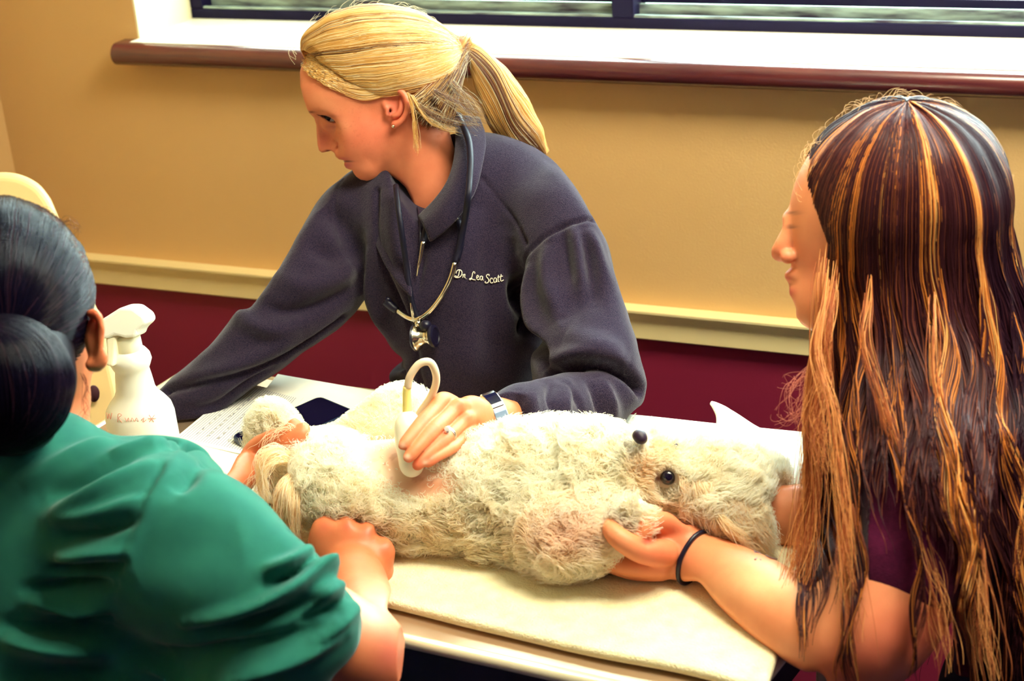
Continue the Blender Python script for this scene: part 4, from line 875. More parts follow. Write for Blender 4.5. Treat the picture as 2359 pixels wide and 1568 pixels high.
earf([[(1700, 1120, 1.64), (1735, 1160, 1.62), (1752, 1200, 1.61), (1766, 1226, 1.62)], [(1690, 1140, 1.63), (1722, 1185, 1.605), (1738, 1225, 1.61), (1755, 1262, 1.62)], [(1660, 1190, 1.60), (1685, 1220, 1.59), (1715, 1250, 1.60), (1740, 1275, 1.61)]], 120, .006, wig=.004)
earf([[(1700+10*i, 1060+6*i, 1.68), (1730+8*i, 1075+8*i, 1.68), (1748+6*i, 1105+6*i, 1.69), (1745+6*i, 1128+2*i, 1.69)] for i in range(5)], 60, .006)
# tail plume and the long hair round the rump
earf([[(668, 1070-5*i, 1.72), (640-2*i, 1060-6*i, 1.69), (610-3*i, 1085-5*i, 1.68), (592+6*i, 1130+6*i, 1.69)] for i in range(6)], 26, .003, wig=.004, colr=S(252, 226, 176))
earf([[(672+4*i, 1090+6*i, 1.71), (650+7*i, 1120+8*i, 1.675), (640+9*i, 1165+10*i, 1.675), (648+8*i, 1215+8*i, 1.69), (668+6*i, 1245, 1.70)] for i in range(5)], 110, .004, wig=.0035, colr=S(240, 204, 146))
earf([[(690, 1030, 1.75), (650, 990, 1.73), (615, 1000, 1.72), (592, 1050, 1.72)], [(700, 1020, 1.75), (672, 985, 1.73), (640, 985, 1.72), (625, 1020, 1.72)], [(660, 1060, 1.72), (620, 1075, 1.70), (580, 1105, 1.70), (560, 1150, 1.70)]], 8, .003, wig=.005)
# eye, nose
eo = c(1539, 1098, (DG.depth(1515, 1125) or 1.59)-.007); MB().lathe([(.0001, -.0088)]+[(.0086*math.cos(a), .0086*math.sin(a)) for a in np.linspace(-1.3, 1.3, 11)]+[(.0001, .0075)], w(eo), M3@nrm([.05, .1, -1]), 24).build('eye', mat('dog_eye', S(20, 12, 34), .03, .9), dog)
e2_ = c(1556, 1026, (DG.depth(1556, 1026) or 1.62)-.0005); MB().lathe([(.0001, -.003)]+[(.003*math.cos(a), .003*math.sin(a)) for a in np.linspace(-1.3, 1.3, 7)]+[(.0001, .003)], w(e2_), M3@nrm([.05, .1, -1]), 12).build('eye', mat('dog_eye_far', S(80, 80, 100), .2, .5), dog)
NF = Field(c(1440, 1035, 1.66)*[1, 1, 0]+[0, 0, 1.595], c(1510, 970, 1.66)*[1, 1, 0]+[0, 0, 1.66], .0008)
NF.e(1473, 1003, 1.622, 17, 15, 16, kk=.004); NF.e(1478, 1012, 1.620, 13, 11, 14, kk=.004); NF.e(1467, 1000, 1.607, 4, 5.5, 9, rot=10, kk=.002, mode='sub'); NF.e(1482, 1004, 1.607, 3.5, 5, 8, rot=-20, kk=.002, mode='sub')
field_obj('nose', NF, mat('dog_nose', S(46, 30, 52), .38, .5, bump=.4, bscale=1500, bdist=.0005), dog)
0 and MB().tube(w(spline([c(1441, 1024, 1.612), c(1437, 1036, 1.618), c(1440, 1048, 1.618), c(1446, 1056, 1.615)], per=4)), .0011, 6).build('mouth', mat('dog_lip', S(96, 56, 56), .5), dog)
# ================================================================ THE ASSISTANT AT THE NEAR LEFT
ast = thing('person', 'dark haired person in a teal scrub top leaning over the table beside the dog', 'person', P(150, 1500, 1.45)*np.array([1, 1, 0]))
AD = np.array(S(216, 124, 82))
AB = Field(c(-260, 1690, 1.35)*[1, 1, 0]+[0, 0, 1.24], c(960, 430, 1.35)*[1, 1, 0]+[0, 0, 1.90], .0027)
AB.lo[0] = c(-260, 0, 1.35)[0]
AB = Field(np.array([c(-230, 0, 1.5)[0], c(0, 1680, 1.5)[1], 1.24]), np.array([c(960, 0, 1.7)[0], c(0, 440, 1.5)[1], 1.90]), .0028)
AB.e(0, 705, 1.46, 190, 235, 215, kk=.03); AB.e(90, 800, 1.50, 110, 120, 130, kk=.03)                                # head, jaw on the far side
AB.chain([(90, 860, 1.50, 100), (70, 1010, 1.50, 100)], .03); AB.e(170, 860, 1.52, 44, 66, 60, kk=.03)
AB.schain([(205, 722, 1.455, 7), (226, 722, 1.452, 9), (236, 748, 1.452, 9), (237, 790, 1.454, 9), (238, 824, 1.455, 13), (222, 845, 1.457, 12), (206, 838, 1.457, 9)], .004)   # ear rim and lobe
AB.e(216, 780, 1.462, 20, 52, 18, rot=0, kk=.006)
AB.chain([(60, 1010, 1.50, 100), (200, 1170, 1.47, 120), (330, 1190, 1.42, 100)], .04)
AB.schain([(330, 1180, 1.40, 105), (560, 1330, 1.41, 100), (760, 1460, 1.42, 92), (868, 1520, 1.435, 78)], .02, per=3)
AB.schain([(868, 1515, 1.440, 78), (858, 1440, 1.51, 74), (828, 1370, 1.59, 66), (815, 1325, 1.635, 62)], .012, per=3)
AB.e(810, 1270, 1.665, 100, 84, 46, rot=12, kk=.02)
for x, y, d, r in ((750, 1222, 1.672, 37), (799, 1222, 1.668, 35), (845, 1236, 1.663, 32), (884, 1268, 1.658, 27)):
    AB.chain([(x+(812-x)*.35, y+45, d+.004, r*1.0), (x, y+2, d, r)], .013); AB.chain([(x, y+2, d, r*.98), (x-4, y+12, d+.045, r*.85), (x-2, y+55, d+.055, r*.75)], .005)
for x, y in ((774, 1192), (829, 1199), (876, 1230)): AB.chain([(x, y-8, 1.66, 11), (x+(812-x)*.08, y+14, 1.634, 8), (x+(812-x)*.18, y+40, 1.620, 5)], .009, mode='sub'); AB.chain([(x, y-8, 1.70, 9), (x, y-6, 1.65, 9)], .004, mode='sub')
AB.chain([(820, 1330, 1.66, 30), (880, 1330, 1.68, 30), (893, 1385, 1.66, 16)], .012)
# far arm and hand round the hind leg
AB.schain([(380, 1240, 1.62, 50), (480, 1150, 1.69, 46), (560, 1085, 1.745, 42)], .01, per=3); AB.e(610, 1052, 1.765, 62, 54, 34, rot=-30, kk=.01)
AB.schain([(590, 1035, 1.760, 24), (630, 1008, 1.745, 22), (665, 992, 1.742, 19), (680, 977, 1.746, 16)], .002); AB.schain([(625, 1055, 1.750, 24), (665, 1022, 1.735, 22), (693, 1003, 1.733, 20), (703, 987, 1.738, 17)], .002)
AB.trim([(-300, 420), (100, 520), (190, 620), (206, 706), (222, 708), (238, 728), (242, 760), (240, 800), (250, 820), (249, 842), (232, 858), (212, 856), (208, 890), (212, 930), (225, 985), (330, 1100), (500, 1120),
         (530, 1084), (546, 1050), (566, 1022), (589, 1000), (619, 987), (653, 984), (664, 966), (678, 958), (691, 967), (704, 968), (716, 984), (712, 1006), (690, 1040), (690, 1120), (640, 1180), (700, 1262), (712, 1226), (722, 1200), (738, 1187), (753, 1184), (766, 1188), (773.5, 1196), (784, 1188), (799, 1186), (816, 1192), (828, 1203),
         (846, 1199), (862, 1209), (875, 1233), (892, 1237), (904, 1250), (911, 1266), (909, 1300), (903, 1360), (890, 1402), (925, 1442), (937, 1490), (932, 1540), (910, 1590), (850, 1700), (-300, 1700)], .004, step=2.5, smooth=False)
def ast_col(v, n):
    px, py = pr(v); cc = np.tile(AD, (len(v), 1)); kn = np.clip(sum(gauss(px, py, x, y, 15, 13) for x, y in ((748, 1212), (800, 1210), (848, 1224), (890, 1262))), 0, 1)
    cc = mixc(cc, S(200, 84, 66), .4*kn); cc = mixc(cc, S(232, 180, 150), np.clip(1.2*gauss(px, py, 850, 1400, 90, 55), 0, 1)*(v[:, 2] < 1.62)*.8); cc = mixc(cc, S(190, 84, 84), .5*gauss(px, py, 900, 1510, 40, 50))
    cc = mixc(cc, S(206, 62, 48), .6*gauss(px, py, 212, 745, 16, 30)); return cc
m_skin_a = mat('skin_tan', S(210, 120, 86), .42, .4, vcol=True, sss=.12, bump=.2, bscale=700, bdist=.0006, var=(.93, .86, .84), vscale=50)
field_obj('body', AB, m_skin_a, ast, ast_col)
# scrub top
T = Field(np.array([c(-260, 0, 1.5)[0], c(0, 1760, 1.5)[1], 1.20]), np.array([c(860, 0, 1.55)[0], c(0, 900, 1.55)[1], 1.80]), .0036)
T.e(120, 1330, 1.47, 300, 330, 230, kk=.06); T.e(60, 1150, 1.50, 230, 190, 200, kk=.06); T.e(250, 1150, 1.47, 200, 130, 170, kk=.05); T.e(60, 1700, 1.45, 300, 250, 230, kk=.06)
T.schain([(300, 1200, 1.42, 150), (480, 1290, 1.40, 150), (640, 1390, 1.40, 142), (745, 1465, 1.41, 128)], .05, per=3); T.e(400, 1090, 1.50, 110, 90, 120, kk=.04); T.e(470, 1600, 1.47, 280, 170, 150, kk=.06)
T.trim([(-400, 1100), (-60, 1090), (0, 1052), (50, 1018), (100, 978), (140, 948), (160, 944), (190, 968), (225, 990), (260, 1002), (300, 1001), (345, 996), (385, 998), (430, 1008), (462, 1026), (478, 1040), (487, 1058),
        (520, 1080), (560, 1108), (605, 1148), (650, 1200), (690, 1244), (718, 1268), (736, 1290), (762, 1318), (788, 1356), (812, 1388), (828, 1425), (830, 1450), (822, 1490), (800, 1525), (764, 1566), (720, 1640), (600, 1800), (-400, 1900)], .014, step=3)
hemA = [c(848, 1400, 1.43), c(820, 1560, 1.40)]
T.chain([(840, 1445, 1.50, 66), (800, 1420, 1.53, 60)], .006, mode='sub'); T.chain([(870, 1520, 1.435, 84), (820, 1490, 1.43, 84)], .004, mode='sub')
T.e(60, 1060, 1.46, 130, 90, 150, kk=.04)
T.chain([(120, 840, 1.50, 78), (110, 900, 1.50, 74)], .008, mode='sub')
def tpost(v, n):
    def L(pts, width, amp, tp=True):
        nonlocal v
        v = crease(v, n, spline([T.on(*q) for q in pts], per=4), width, amp, tp)
    L([(402, 1040), (372, 1075), (345, 1120), (320, 1180), (296, 1230), (276, 1300), (262, 1380), (255, 1460), (252, 1560)], .0022, -.004, False)
    L([(420, 1040), (390, 1080), (362, 1125), (338, 1180), (314, 1240), (292, 1310)], .005, .003, False)
    for pts, wd, am in (([(130, 1280), (210, 1275), (290, 1272)], .006, .009), ([(110, 1310), (200, 1306), (285, 1300)], .006, -.009), ([(60, 1384), (160, 1392), (256, 1396)], .007, .009), ([(60, 1356), (160, 1350), (262, 1345)], .006, -.010),
                        ([(100, 1424), (180, 1420), (254, 1422)], .006, -.009), ([(0, 1470), (120, 1496), (250, 1506)], .009, .011), ([(0, 1440), (120, 1452), (250, 1450)], .008, -.010), ([(120, 1200), (220, 1190), (330, 1150)], .007, .006), ([(140, 1232), (220, 1222), (310, 1196)], .007, -.009),
                        ([(110, 1190), (230, 1130), (370, 1065)], .009, .006), ([(100, 1150), (220, 1090), (360, 1030)], .010, -.007), ([(40, 1120), (160, 1060), (260, 1015)], .010, .005),
                        ([(426, 1434), (554, 1405), (660, 1362), (733, 1310), (764, 1322)], .006, .011), ([(440, 1460), (560, 1436), (680, 1396), (780, 1340)], .008, -.010), ([(298, 1530), (420, 1540), (540, 1532), (682, 1506), (790, 1452)], .007, .012), ([(380, 1500), (520, 1500), (660, 1470), (770, 1420)], .009, -.008),
                        ([(600, 1320), (660, 1300), (712, 1270)], .006, .009), ([(620, 1345), (680, 1320), (730, 1288)], .006, -.010), ([(690, 1400), (740, 1372), (780, 1352)], .006, .007), ([(680, 1440), (750, 1410), (800, 1375)], .006, -.007), ([(700, 1480), (770, 1440), (815, 1400)], .006, .006),
                        ([(400, 1030), (440, 1020), (475, 1036)], .006, -.009), ([(340, 1012), (370, 1004), (410, 1012)], .006, -.012), ([(480, 1062), (440, 1090), (400, 1130)], .008, -.006), ([(250, 1050), (330, 1030), (400, 1020)], .008, .006), ([(0, 1560), (150, 1545), (300, 1560)], .012, -.01), ([(300, 1300), (430, 1260), (560, 1240)], .03, -.004)):
        L(pts, wd, am*2.1)
    return v+n*(vnoise(v, 12, 15)*.003)[:, None]
m_scrub = mat('teal_scrub_cotton', S(42, 112, 96), .85, .10, bump=.25, bscale=900, bdist=.0006, var=S(36, 102, 90), vscale=30, sheen=.15)
field_obj('scrub_top', T, m_scrub, ast, post=tpost)
# hair: pulled back to a low bun
m_dhair = hairmat('dark_hair', .22, .10, .02)
HE = c(0, 695, 1.462); HR = np.array([205, 238, 0])*1.46/FPX+np.array([0, 0, .100])
HB = Field(np.array([c(-240, 0, 1.6)[0], c(0, 1060, 1.5)[1], 1.26]), np.array([c(240, 0, 1.5)[0], c(0, 440, 1.5)[1], 1.62]), .003)
HB.ell(HE, HR*.965, None, .01); HB.e(55, 870, 1.42, 118, 140, 120, kk=.02); HB.e(10, 890, 1.34, 130, 130, 110, kk=.012); HB.e(20, 980, 1.38, 110, 70, 90, kk=.02)
HB.e(235, 790, 1.47, 34, 90, 90, kk=.006, mode='sub'); HB.e(215, 960, 1.50, 62, 100, 110, kk=.006, mode='sub')
field_obj('hair_base', HB, mat('dark_hair_base', S(8, 6, 20), .5, .3), ast)
BUN = c(15, 850, 1.345); N = 7000; M_ = 24
th_ = rng.uniform(-math.pi*.62, math.pi*1.02, N); hz = rng.uniform(-.55, .35, N); fr_ = np.sqrt(1-hz**2)
ux = np.stack([np.sin(th_)*fr_*.95+.0, np.cos(th_)*fr_, hz+.25], 1); ux[:, 2] = np.abs(ux[:, 2])*np.sign(rng.random(N)-.25); ux /= np.linalg.norm(ux, axis=1)[:, None]
ub = (BUN-HE)/HR; ub = np.tile(ub/np.linalg.norm(ub), (N, 1)); umid = ux*.9+ub*.5; umid[:, 2] -= .35; ok = ux[:, 1] > -.55
U = path(ux, ub, umid, M_, 0)[ok]; n_ = ok.sum(); tt = np.linspace(0, 1, M_)[None, :, None]
X = HE+U*HR*(1.0+.02*rng.random((n_, 1, 1))+.015*np.sin(tt*3.1)); X += (BUN-X)*np.clip((tt-.85)/.15, 0, 1)**2*.6; X += .0015*vnoise(X, 50, 5)[..., None]
dcol_ = lambda n: mixc(np.tile(np.array(S(11, 8, 24)), (n, 1)), S(50, 28, 40), (rng.random(n) < .12)*.8)
strands('hair', w(X), .00034, .00024, dcol_(n_), m_dhair, ast)
nb = 2600; a = rng.random(nb)*6.283; r_ = rng.uniform(.25, 1, nb); ph = rng.random(nb)*6.283; t = np.linspace(0, 1, 22)[None]
cb = c(12, 885, 1.345); ang = ph[:, None]+t*3.6; el = (a[:, None]+t*.9); R3 = np.stack([np.cos(ang)*np.sin(el*.5+.4), np.sin(ang), -np.abs(np.cos(el*.5))*1.0*np.ones_like(ang)], -1); R3 /= np.linalg.norm(R3, axis=-1, keepdims=True)
strands('hair_bun', w(cb+R3*np.array([.058, .058, .048])*(1+.05*r_[:, None, None])), .00036, .0003, dcol_(nb), m_dhair, ast)
wisps('hair', [[(150, 560, 1.46), (172, 548, 1.45), (168, 575, 1.45)], [(120, 530, 1.46), (160, 510, 1.45), (178, 545, 1.45)], [(165, 580, 1.46), (190, 590, 1.455), (186, 625, 1.455)], [(190, 860, 1.45), (200, 905, 1.45), (195, 960, 1.45)], [(60, 480, 1.45), (110, 485, 1.44), (150, 520, 1.45)]], 7, .002, m_dhair, ast, lambda n: np.tile(np.array(S(110, 60, 50)), (n, 1)), rad=.0002, M_=16, wig=.004)
# ================================================================ THE GIRL AT THE NEAR RIGHT
grl = thing('person', 'person with long highlighted brown hair in a maroon shirt holding the dog by its paw', 'person', P(2250, 1500, 1.55)*np.array([1, 1, 0]))
GS = np.array(S(236, 150, 104))
GD = 1.60
GH = Field(np.array([c(1755, 0, GD)[0], c(0, 960, GD)[1], GD-.14]), np.array([c(2330, 0, GD)[0], c(0, 215, GD)[1], GD+.16]), .0022)
GH.e(2060, 455, GD, 222, 205, 165, kk=.02); GH.e(1950, 560, GD+.01, 130, 180, 108, kk=.03); GH.e(1905, 690, GD+.01, 76, 74, 70, kk=.02); GH.chain([(2060, 640, GD, 90), (1900, 710, GD+.01, 44)], .03)
GH.schain([(1825, 505, GD+.01, 18), (1808, 545, GD+.01, 17), (1798, 580, GD+.01, 20)], .01); GH.e(1815, 592, GD-.005, 18, 16, 12, kk=.005); GH.e(1840, 520, GD-.045, 26, 18, 18, kk=.012, mode='sub')
GH.e(1832, 636, GD+.01, 28, 16, 26, kk=.008); GH.e(1840, 672, GD+.01, 26, 14, 24, kk=.008)
GH.schain([(2080, 650, GD+.02, 95), (2120, 800, GD+.03, 100), (2160, 960, GD+.03, 130)], .03)
GH.trim([(1845, 330), (1818, 370), (1803, 401), (1797, 437), (1797, 484), (1803, 512), (1802, 526), (1791, 547), (1777, 573), (1775, 592), (1781, 603), (1792, 607), (1806, 611), (1809, 619), (1805, 634), (1811, 647), (1810, 652), (1817, 664), (1819, 680), (1827, 692), (1834, 710), (1834, 729), (1846, 746),
         (1875, 765), (1930, 770), (1990, 800), (2020, 1000), (2400, 1000), (2400, 150), (1950, 180)], .0035, step=2, smooth=False)
GH.chain([(1805, 650, GD+.0, 2.5), (1830, 651, GD-.02, 2.5)], .003, mode='sub')
def gcol(v, n):
    px, py = pr(v); cc = np.tile(GS, (len(v), 1)); cc = mixc(cc, S(214, 96, 84), .8*np.clip(gauss(px, py, 1820, 672, 14, 12)+gauss(px, py, 1814, 640, 12, 7), 0, 1)); cc = mixc(cc, S(232, 120, 96), .5*gauss(px, py, 1795, 590, 20, 20)+.3*gauss(px, py, 1860, 600, 40, 50))
    cc = mixc(cc, S(110, 64, 50), .7*gauss(px, py, 1822, 490, 20, 4)); cc = mixc(cc, S(60, 34, 44), .8*gauss(px, py, 1822, 522, 12, 3.5)); return cc
ghv, ghf = GH.mesh(); ghf, ghn = outward(ghv, ghf, GH)
# arms: near forearm, elbow, upper arm, hand round the paw; far forearm under the dog's head
GA = Field(np.array([c(1335, 0, 1.7)[0], c(0, 1700, 1.5)[1], 1.30]), np.array([c(2359, 0, 1.6)[0], c(0, 940, 1.8)[1], 1.80]), .0025)
GA.schain([(1600, 1288, 1.622, 52), (1660, 1318, 1.598, 62), (1740, 1368, 1.565, 78), (1830, 1430, 1.525, 90), (1930, 1485, 1.485, 92)], .015, per=3)
GA.schain([(1935, 1490, 1.480, 92), (2010, 1440, 1.475, 105), (2080, 1300, 1.49, 120), (2120, 1100, 1.51, 125)], .03, per=3)
GA.e(1535, 1272, 1.618, 80, 60, 36, rot=12, kk=.012); GA.chain([(1590, 1250, 1.625, 44), (1520, 1215, 1.618, 36)], .012)
GA.schain([(1530, 1275, 1.598, 32), (1478, 1268, 1.580, 27), (1436, 1246, 1.574, 23), (1408, 1222, 1.580, 19), (1400, 1208, 1.588, 15)], .004, per=4)
GA.schain([(1570, 1215, 1.62, 30), (1520, 1198, 1.602, 24), (1492, 1205, 1.588, 20), (1482, 1226, 1.584, 17), (1480, 1240, 1.59, 13)], .004, per=4)
GA.schain([(1520, 1300, 1.612, 32), (1450, 1302, 1.612, 25), (1395, 1296, 1.620, 20), (1358, 1286, 1.630, 13)], .003, per=4)
GA.schain([(1520, 1318, 1.618, 24), (1455, 1318, 1.624, 21), (1410, 1308, 1.63, 17), (1380, 1300, 1.635, 12)], .003, per=4)
GA.chain([(1476, 1240, 1.568, 3), (1492, 1248, 1.570, 4), (1508, 1246, 1.576, 3)], .006, mode='sub')
GA.schain([(1600, 1200, 1.72, 40), (1700, 1195, 1.705, 56), (1800, 1185, 1.695, 62), (1920, 1180, 1.68, 68), (2060, 1150, 1.66, 90)], .02, per=3)
GA.trim([(1350, 1276), (1375, 1272), (1392, 1262), (1386, 1240), (1386, 1210), (1398, 1188), (1430, 1160), (1480, 1166), (1495, 1174), (1540, 1178), (1590, 1208), (1640, 1130), (1700, 1118), (1860, 1110), (1960, 1040), (2010, 930), (2500, 930), (2500, 1750), (1960, 1750), (1905, 1566), (1850, 1545), (1795, 1514), (1740, 1474), (1690, 1430), (1650, 1388), (1622, 1352), (1604, 1338),
         (1560, 1342), (1500, 1342), (1455, 1338), (1400, 1320), (1362, 1300)], .006, step=2.5)
def gacol(v, n):
    px, py = pr(v); cc = np.tile(GS, (len(v), 1)); cc = mixc(cc, S(214, 84, 70), .45*np.clip(gauss(px, py, 1520, 1290, 70, 40)+gauss(px, py, 1560, 1215, 50, 30), 0, 1)); cc = mixc(cc, S(206, 74, 66), .55*np.clip(gauss(px, py, 1960, 1540, 110, 60)+gauss(px, py, 2100, 1460, 120, 90), 0, 1))
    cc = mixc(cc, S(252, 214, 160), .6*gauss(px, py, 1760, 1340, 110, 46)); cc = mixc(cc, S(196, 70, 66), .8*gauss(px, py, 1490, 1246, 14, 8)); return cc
av, af = GA.mesh(); af, an = outward(av, af, GA)
m_skin_g = mat('skin_light', S(240, 168, 124), .45, .4, vcol=True, sss=.15, bump=.2, bscale=700, bdist=.0006, var=(.94, .88, .86), vscale=50)
joinm([(ghv, ghf, gcol(ghv, ghn)), (av, af, gacol(av, an))], 'body', m_skin_g, grl, [(2160, 940, 1.63, .05), (2190, 1010, 1.62, .06), (2150, 1060, 1.56, .05), (2120, 1130, 1.51, .04)])
# hair tie on the wrist, faint tattoo
hb = []; cw = c(1608, 1291, 1.618)
axw = nrm(c(1660, 1318, 1.598)-c(1600, 1288, 1.622)); e1_ = nrm(np.cross(axw, [0, 0, 1.])); e2_ = np.cross(axw, e1_)
def onarm(F, px, py, off=.001): return F.on(px, py, off)
def fsample(F, p):
    i = np.clip(np.round((p-F.lo)/F.h).astype(int), 0, F.n-1); return F.v[i[0], i[1], i[2]]
def wrap(F, cen, e1, e2, off=.0, n=41, r0=.012, r1=.06):
    out = []
    for a in np.linspace(0, 2*math.pi, n):
        d_ = math.cos(a)*e1+math.sin(a)*e2; r = r0
        while r < r1 and fsample(F, cen+d_*r) < 0: r += .0008
        out.append(r)
    rr = np.array(out); rr[-1] = rr[0]
    for _ in range(4): rr[1:-1] = (rr[:-2]+2*rr[1:-1]+rr[2:])/4
    return np.array([cen+(r+off)*(math.cos(a)*e1+math.sin(a)*e2) for r, a in zip(rr, np.linspace(0, 2*math.pi, n))])
MB().tube(w(wrap(GA, cw, e1_, e2_, .0012)), .0026, 10, cap=False).build('wrist_hair_tie', m_black, grl)
tm = MB()
for ln in ([(1738, 1268), (1741, 1284), (1737, 1300), (1732, 1312)], [(1739, 1288), (1747, 1284), (1753, 1290)], [(1741, 1270), (1750, 1274), (1756, 1282)], [(1742, 1300), (1748, 1306)], [(1764, 1278), (1776, 1284), (1790, 1287)]): tm.tube(w(spline([GA.on(x, y, .0006) for x, y in ln], per=3)), .0008, 5)
tm.build('tattoo', mat('tattoo_ink', S(150, 130, 140), .6), grl)
# shirt
GT = Field(np.array([c(1870, 0, 1.7)[0], c(0, 1760, 1.6)[1], 1.30]), np.array([c(2560, 0, 1.6)[0], c(0, 860, 1.6)[1], 1.86]), .0036)
GT.schain([(2120, 1000, 1.53, 130), (2085, 1180, 1.505, 150), (2062, 1340, 1.490, 152)], .03, per=3); GT.e(2330, 1250, 1.62, 240, 330, 240, kk=.06); GT.e(2420, 1560, 1.62, 210, 330, 200, kk=.06); GT.e(2200, 1010, 1.60, 190, 110, 170, kk=.05)
GT.trim([(1945, 952), (1925, 990), (1912, 1060), (1900, 1140), (1895, 1220), (1893, 1300), (1898, 1350), (1908, 1380), (1950, 1392), (2020, 1402), (2100, 1409), (2170, 1410), (2200, 1440), (2190, 1600), (2150, 1800), (2700, 1800), (2700, 850), (2050, 880)], .008, step=3)
GT.chain([(2075, 1490, 1.478, 128), (2068, 1376, 1.486, 132)], .004, mode='sub')
m_mar = mat('maroon_jersey', S(70, 16, 46), .95, .08, bump=.4, bscale=600, bdist=.001, var=S(84, 20, 52), vscale=200, sheen=.2)
def gpost(v, n):
    for pts, wd, am in (([(1920, 1050), (1960, 1180), (1950, 1330)], .012, .006), ([(1960, 1030), (2010, 1160), (2060, 1260)], .014, -.008), ([(2000, 1390), (1950, 1380), (1905, 1365)], .004, -.004), ([(1990, 1000), (2070, 1100), (2160, 1180)], .014, .006)):
        v = crease(v, n, spline([GT.on(*q) for q in pts], per=4), wd, am)
    return v+n*(vnoise(v, 14, 25)*.004)[:, None]
field_obj('shirt', GT, m_mar, grl, post=gpost)
# long hair
m_bhair = hairmat('brown_hair', .34, .16, .2)
SC = c(2082, 468, 1.602); SR = np.array([240, 238, 0])*1.6/FPX+np.array([0, 0, .098])
HG = Field(np.array([c(1820, 0, 1.6)[0], c(0, 1120, 1.6)[1], 1.42]), np.array([c(2460, 0, 1.6)[0], c(0, 210, 1.6)[1], 1.74]), .0034)
HG.ell(SC, SR*.93, None, .01); HG.schain([(2120, 560, 1.65, 150), (2150, 720, 1.66, 130), (2180, 880, 1.65, 120), (2220, 1000, 1.63, 110)], .03, per=3)
HG.e(1800, 560, 1.59, 100, 320, 200, kk=.006, mode='sub'); HG.e(1845, 740, 1.60, 70, 200, 200, kk=.006, mode='sub')
field_obj('hair_base', HG, mat('brown_hair_base', S(40, 20, 34), .6, .3), grl)
def lim(y): return np.interp(y, [200, 300, 340, 400, 480, 560, 760, 900, 1100, 1300, 1700], [1830, 1836, 1838, 1848, 1866, 1874, 1874, 1856, 1850, 1836, 1830])
N = 17000; M_ = 56; az = rng.uniform(-math.pi, math.pi, N); az = np.where(rng.random(N) < .72, rng.uniform(-math.pi*.98, .1, N), az)   # azimuth: sin<0 = towards the camera
UPv = UPK; Aax = nrm(np.array([1., 0, 0])-UPv*UPv[0]); Bax = np.cross(UPv, Aax); Bax = Bax if Bax[2] > 0 else -Bax
t0 = rng.uniform(.06, 1.0, N)*np.where(rng.random(N) < .5, .35, 1); clump = vnoise(np.stack([az*7, t0*0, az*0], 1), 1, 2); clump2 = vnoise(np.stack([az*19, t0*0, az*0], 1), 1, 6)
Ltot = rng.uniform(.66, .84, N)
s_ = np.linspace(0, 1, M_)[None]*Ltot[:, None]                           # arc length from the root
Rm = .105; thm = t0[:, None]+s_/Rm; thE = 1.72; over = np.maximum(thm-thE, 0)*Rm; thc = np.minimum(thm, thE)
dirv = np.cos(az)[:, None]*Aax+np.sin(az)[:, None]*Bax
u = np.cos(thc)[..., None]*UPv+np.sin(thc)[..., None]*dirv[:, None]
X = SC+u*SR*(1.0+.03*clump[:, None, None]+.02*rng.random((N, 1, 1)))
fall = -UPv*1.0; X = X+over[..., None]*(fall+dirv[:, None]*np.array([.12, 0, .0])+np.array([.10, 0, 0])); X[..., 2] -= .05*(1-np.exp(-(over/.16)**2))*np.clip(-np.sin(az)*1.6+.15, 0, 1)[:, None]
wv_ = np.clip(over/.12, 0, 1)[..., None]; X = X+wv_*(.007*np.stack([np.sin(over*26+clump*5*1+0*az[:, None]) if False else np.sin(over*24+(clump*4)[:, None]), 0*over, np.cos(over*20+(clump*5)[:, None])*.7], -1)+.004*np.stack([np.sin(over*50+(clump2*6)[:, None]), 0*over, 0*over], -1))
# never in front of the face: slide back to the hairline
px, py = pr(X); lm = lim(py)+6*clump[:, None]+rng.random((N, 1))*26*(px < 2000); bad = px < lm; nx = np.where(bad, lm, px); X[..., 0] = (nx-CX)/FPX*X[..., 2]
push = np.clip((lm-px)/FPX*1.6, 0, .2); X[..., 2] -= np.where(bad, np.minimum(push*.25, .02), 0)
# drape over the shirt and the arm
gx = np.arange(1830, 2480, 7); gy = np.arange(850, 1700, 7); dm = np.array([[min(GT.depth(a, b) or 9, GA.depth(a, b) or 9) for b in gy] for a in gx])
px, py = pr(X); ii = np.clip(((px-1830)/7).astype(int), 0, len(gx)-1); jj = np.clip(((py-850)/7).astype(int), 0, len(gy)-1); sd_ = dm[ii, jj]; nearm = (-np.sin(az) > -.25)[:, None]
tgt = np.where((sd_ < 5) & nearm & (py > 850), np.minimum(X[..., 2], sd_-.008-.014*rng.random((N, 1))), X[..., 2]); dz = X[..., 2]-tgt
for _ in range(70): dz[:, 1:-1] = np.maximum(dz[:, 1:-1], .5*(dz[:, :-2]+dz[:, 2:])*.985); dz[:, -1] = np.maximum(dz[:, -1], dz[:, -2]*.98)
X *= ((X[..., 2]-dz)/X[..., 2])[..., None]
